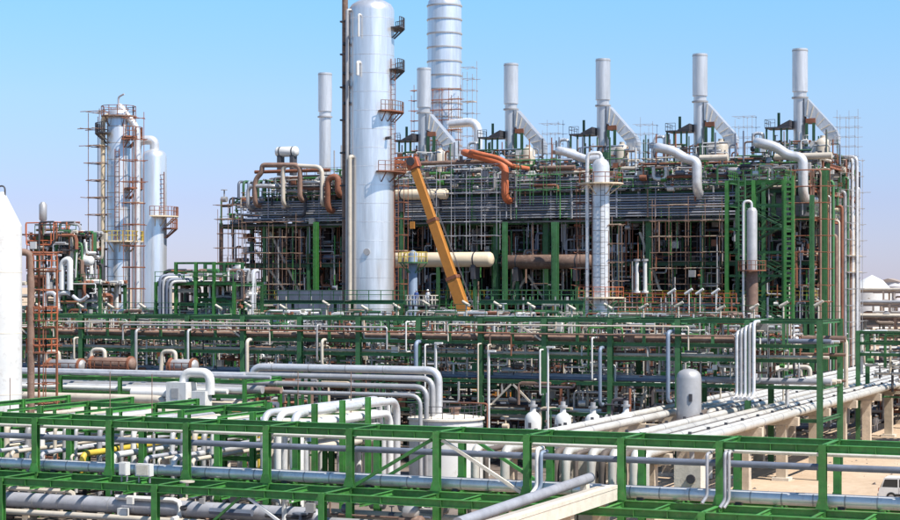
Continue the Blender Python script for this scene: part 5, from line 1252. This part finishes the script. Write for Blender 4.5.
# ------------------------------------------------------------------ vehicle at the right edge
p = at(899, 497, 140); x0 = p.x; v = 140.0
x0 = ux(880.5, v)
t = thing('parked_car', 'white car parked on the sand at the right frame edge behind nearest rack', 'car', (x0 + 2.4, v, 0))
def prof_car(pts, w, m, name, parent, inset=0.0):
    return part(name, MB(m).poly([(x0 + a, b) for a, b in pts], v - w, v + w), parent)
body = prof_car([(0.0, .45), (0.05, .95), (.25, 1.05), (3.3, 1.08), (4.55, .98), (4.75, .75), (4.75, .42), (0.05, .36)], .9, 'white_paint', 'body', t)
prof_car([(.12, 1.055), (.42, 1.66), (2.4, 1.72), (3.25, 1.09)], .80, 'glass_dark', 'glasshouse', t)
prof_car([(.36, 1.64), (.44, 1.76), (2.35, 1.80), (2.48, 1.69)], .82, 'white_paint', 'roof', t)
for a in (.22, 1.45, 2.75):
    part('pillar', MB('white_paint').bar((x0 + a + .0, v - .815, 1.06), (x0 + a + (.22 if a < 1 else (-.35 if a > 2 else 0)), v - .815, 1.66), .09, .05), t)
part('sill_trim', MB('rubber').box(x0 + 1.25, x0 + 3.4, v - .93, v - .902, .42, .6), t)
for a in (.95, 3.8):
    for s in (-.93, .71):
        w_ = part('wheel', MB('rubber').tube((x0 + a, v + s, .36), (x0 + a, v + s + .22, .36), .36, 22), t)
        part('rim', MB('dull_cladding').tube((x0 + a, v + s - .012, .36), (x0 + a, v + s + .2, .36), .2, 16), w_)
part('tail_lamp', MB('orange_primer').box(x0 - .02, x0 + .1, v - .85, v - .6, .75, .98), t)
part('bumper', MB('dull_cladding').box(x0 - .08, x0 + .06, v - .88, v + .88, .4, .56), t)
part('door_seam', MB('rubber').box(x0 + 1.5, x0 + 1.515, v - .905, v - .899, .5, 1.04), t)
part('door_handle', MB('dull_cladding').box(x0 + 1.62, x0 + 1.8, v - .93, v - .903, .9, .94), t)

# ------------------------------------------------------------------ people
def cloth_mat(name, rgb):
    m = MATS[name].copy(); m.name = name + '_worker'; n = m.node_tree; L = n.links.new; b = n.nodes['Principled BSDF']
    src = b.inputs['Base Color'].links[0].from_socket
    tc = n.nodes.new('ShaderNodeTexCoord'); sp = n.nodes.new('ShaderNodeSeparateXYZ'); L(tc.outputs['Object'], sp.inputs[0])
    gt = n.nodes.new('ShaderNodeMath'); gt.operation = 'GREATER_THAN'; gt.inputs[1].default_value = 1.47; L(sp.outputs['Z'], gt.inputs[0])
    mx = n.nodes.new('ShaderNodeMix'); mx.data_type = 'RGBA'; L(gt.outputs[0], mx.inputs[0]); L(src, mx.inputs[6]); mx.inputs[7].default_value = (0.42, .24, .16, 1)
    L(mx.outputs[2], b.inputs['Base Color']); return m
def person(x, y, z, m, helmet, label, reach=0.0):
    V = [(0, 0, .95), (0, 0, 1.15), (0, 0, 1.38), (0, -.01, 1.50), (0, -.02, 1.58), (0, -.02, 1.68)]
    Rr = [(.15, .11), (.14, .11), (.17, .11), (.055, .06), (.085, .10), (.07, .085)]
    E = [(0, 1), (1, 2), (2, 3), (3, 4), (4, 5)]
    for s in (-1, 1):
        o = len(V)
        V += [(s * .19, 0, 1.40), (s * .25, .0, 1.13), (s * .24, -.10 - reach, .93 + reach), (s * .24, -.13 - reach, .85 + reach)]
        Rr += [(.065, .065), (.05, .05), (.038, .04), (.022, .045)]
        E += [(2, o), (o, o + 1), (o + 1, o + 2), (o + 2, o + 3)]
        for f in range(4):
            V.append((s * (.225 + .012 * f), -.15 - reach - .012 * f, .76 + reach + .012 * abs(f - 1))); Rr.append((.008, .008)); E.append((o + 3, len(V) - 1))
        V.append((s * .20, -.17 - reach, .83 + reach)); Rr.append((.009, .009)); E.append((o + 3, len(V) - 1))
        o = len(V)
        V += [(s * .10, 0, .86), (s * .12, -.02, .48), (s * .13, .03, .08), (s * .14, -.12, .03)]
        Rr += [(.09, .10), (.06, .065), (.045, .05), (.04, .03)]
        E += [(0, o), (o, o + 1), (o + 1, o + 2), (o + 2, o + 3)]
    t = thing('person', label, 'person', (x, y, z))
    me = bpy.data.meshes.new('body'); me.from_pydata(V, E, []); me.materials.append(m)
    o = put('body', me, t, (x, y, z))
    sk = o.modifiers.new('skin', 'SKIN')
    lay = me.skin_vertices[0] if me.skin_vertices else None
    if lay is None:
        me.attributes  # layer is added below through the operator-free path
        bpy.context.view_layer.objects.active = o
        bpy.ops.mesh.customdata_skin_add(); lay = me.skin_vertices[0]
    for i, rr in enumerate(Rr): lay.data[i].radius = rr
    lay.data[0].use_root = True
    sb = o.modifiers.new('smooth', 'SUBSURF'); sb.levels = 1; sb.render_levels = 1
    for p_ in me.polygons: p_.use_smooth = True
    part('hard_hat', MB(helmet).lathe(x, y - .02, [(.15, z + 1.67), (.12, z + 1.69), (.11, z + 1.76), (.06, z + 1.81), (.01, z + 1.82)], 14), t)
    return t
wm = cloth_mat('white_cloth', None); bm_ = cloth_mat('blue_cloth', None)
p = at(876, 447, 206)
person(p.x, 206, 0, wm, 'white_paint', 'person in white standing on the sand under the cream pipeway')
person(WP[0] + .9, 196.2, WP[1], wm, 'white_paint', 'person in white on the railed work platform')
person(WP[0] - .6, 196.3, WP[1], bm_, 'blue_vessel', 'person in blue on the railed work platform')

for l in LABELS:
    if not 4 <= len(l.split()) <= 16: print('LABEL LENGTH', len(l.split()), l)
dup = [l for l, os_ in LABELS.items() if len(os_) > 1]
print('DUPLICATE LABELS', dup)
print('OBJECTS', len(bpy.data.objects), 'TRIS', sum(len(p_.vertices) - 2 for m_ in bpy.data.meshes for p_ in m_.polygons))
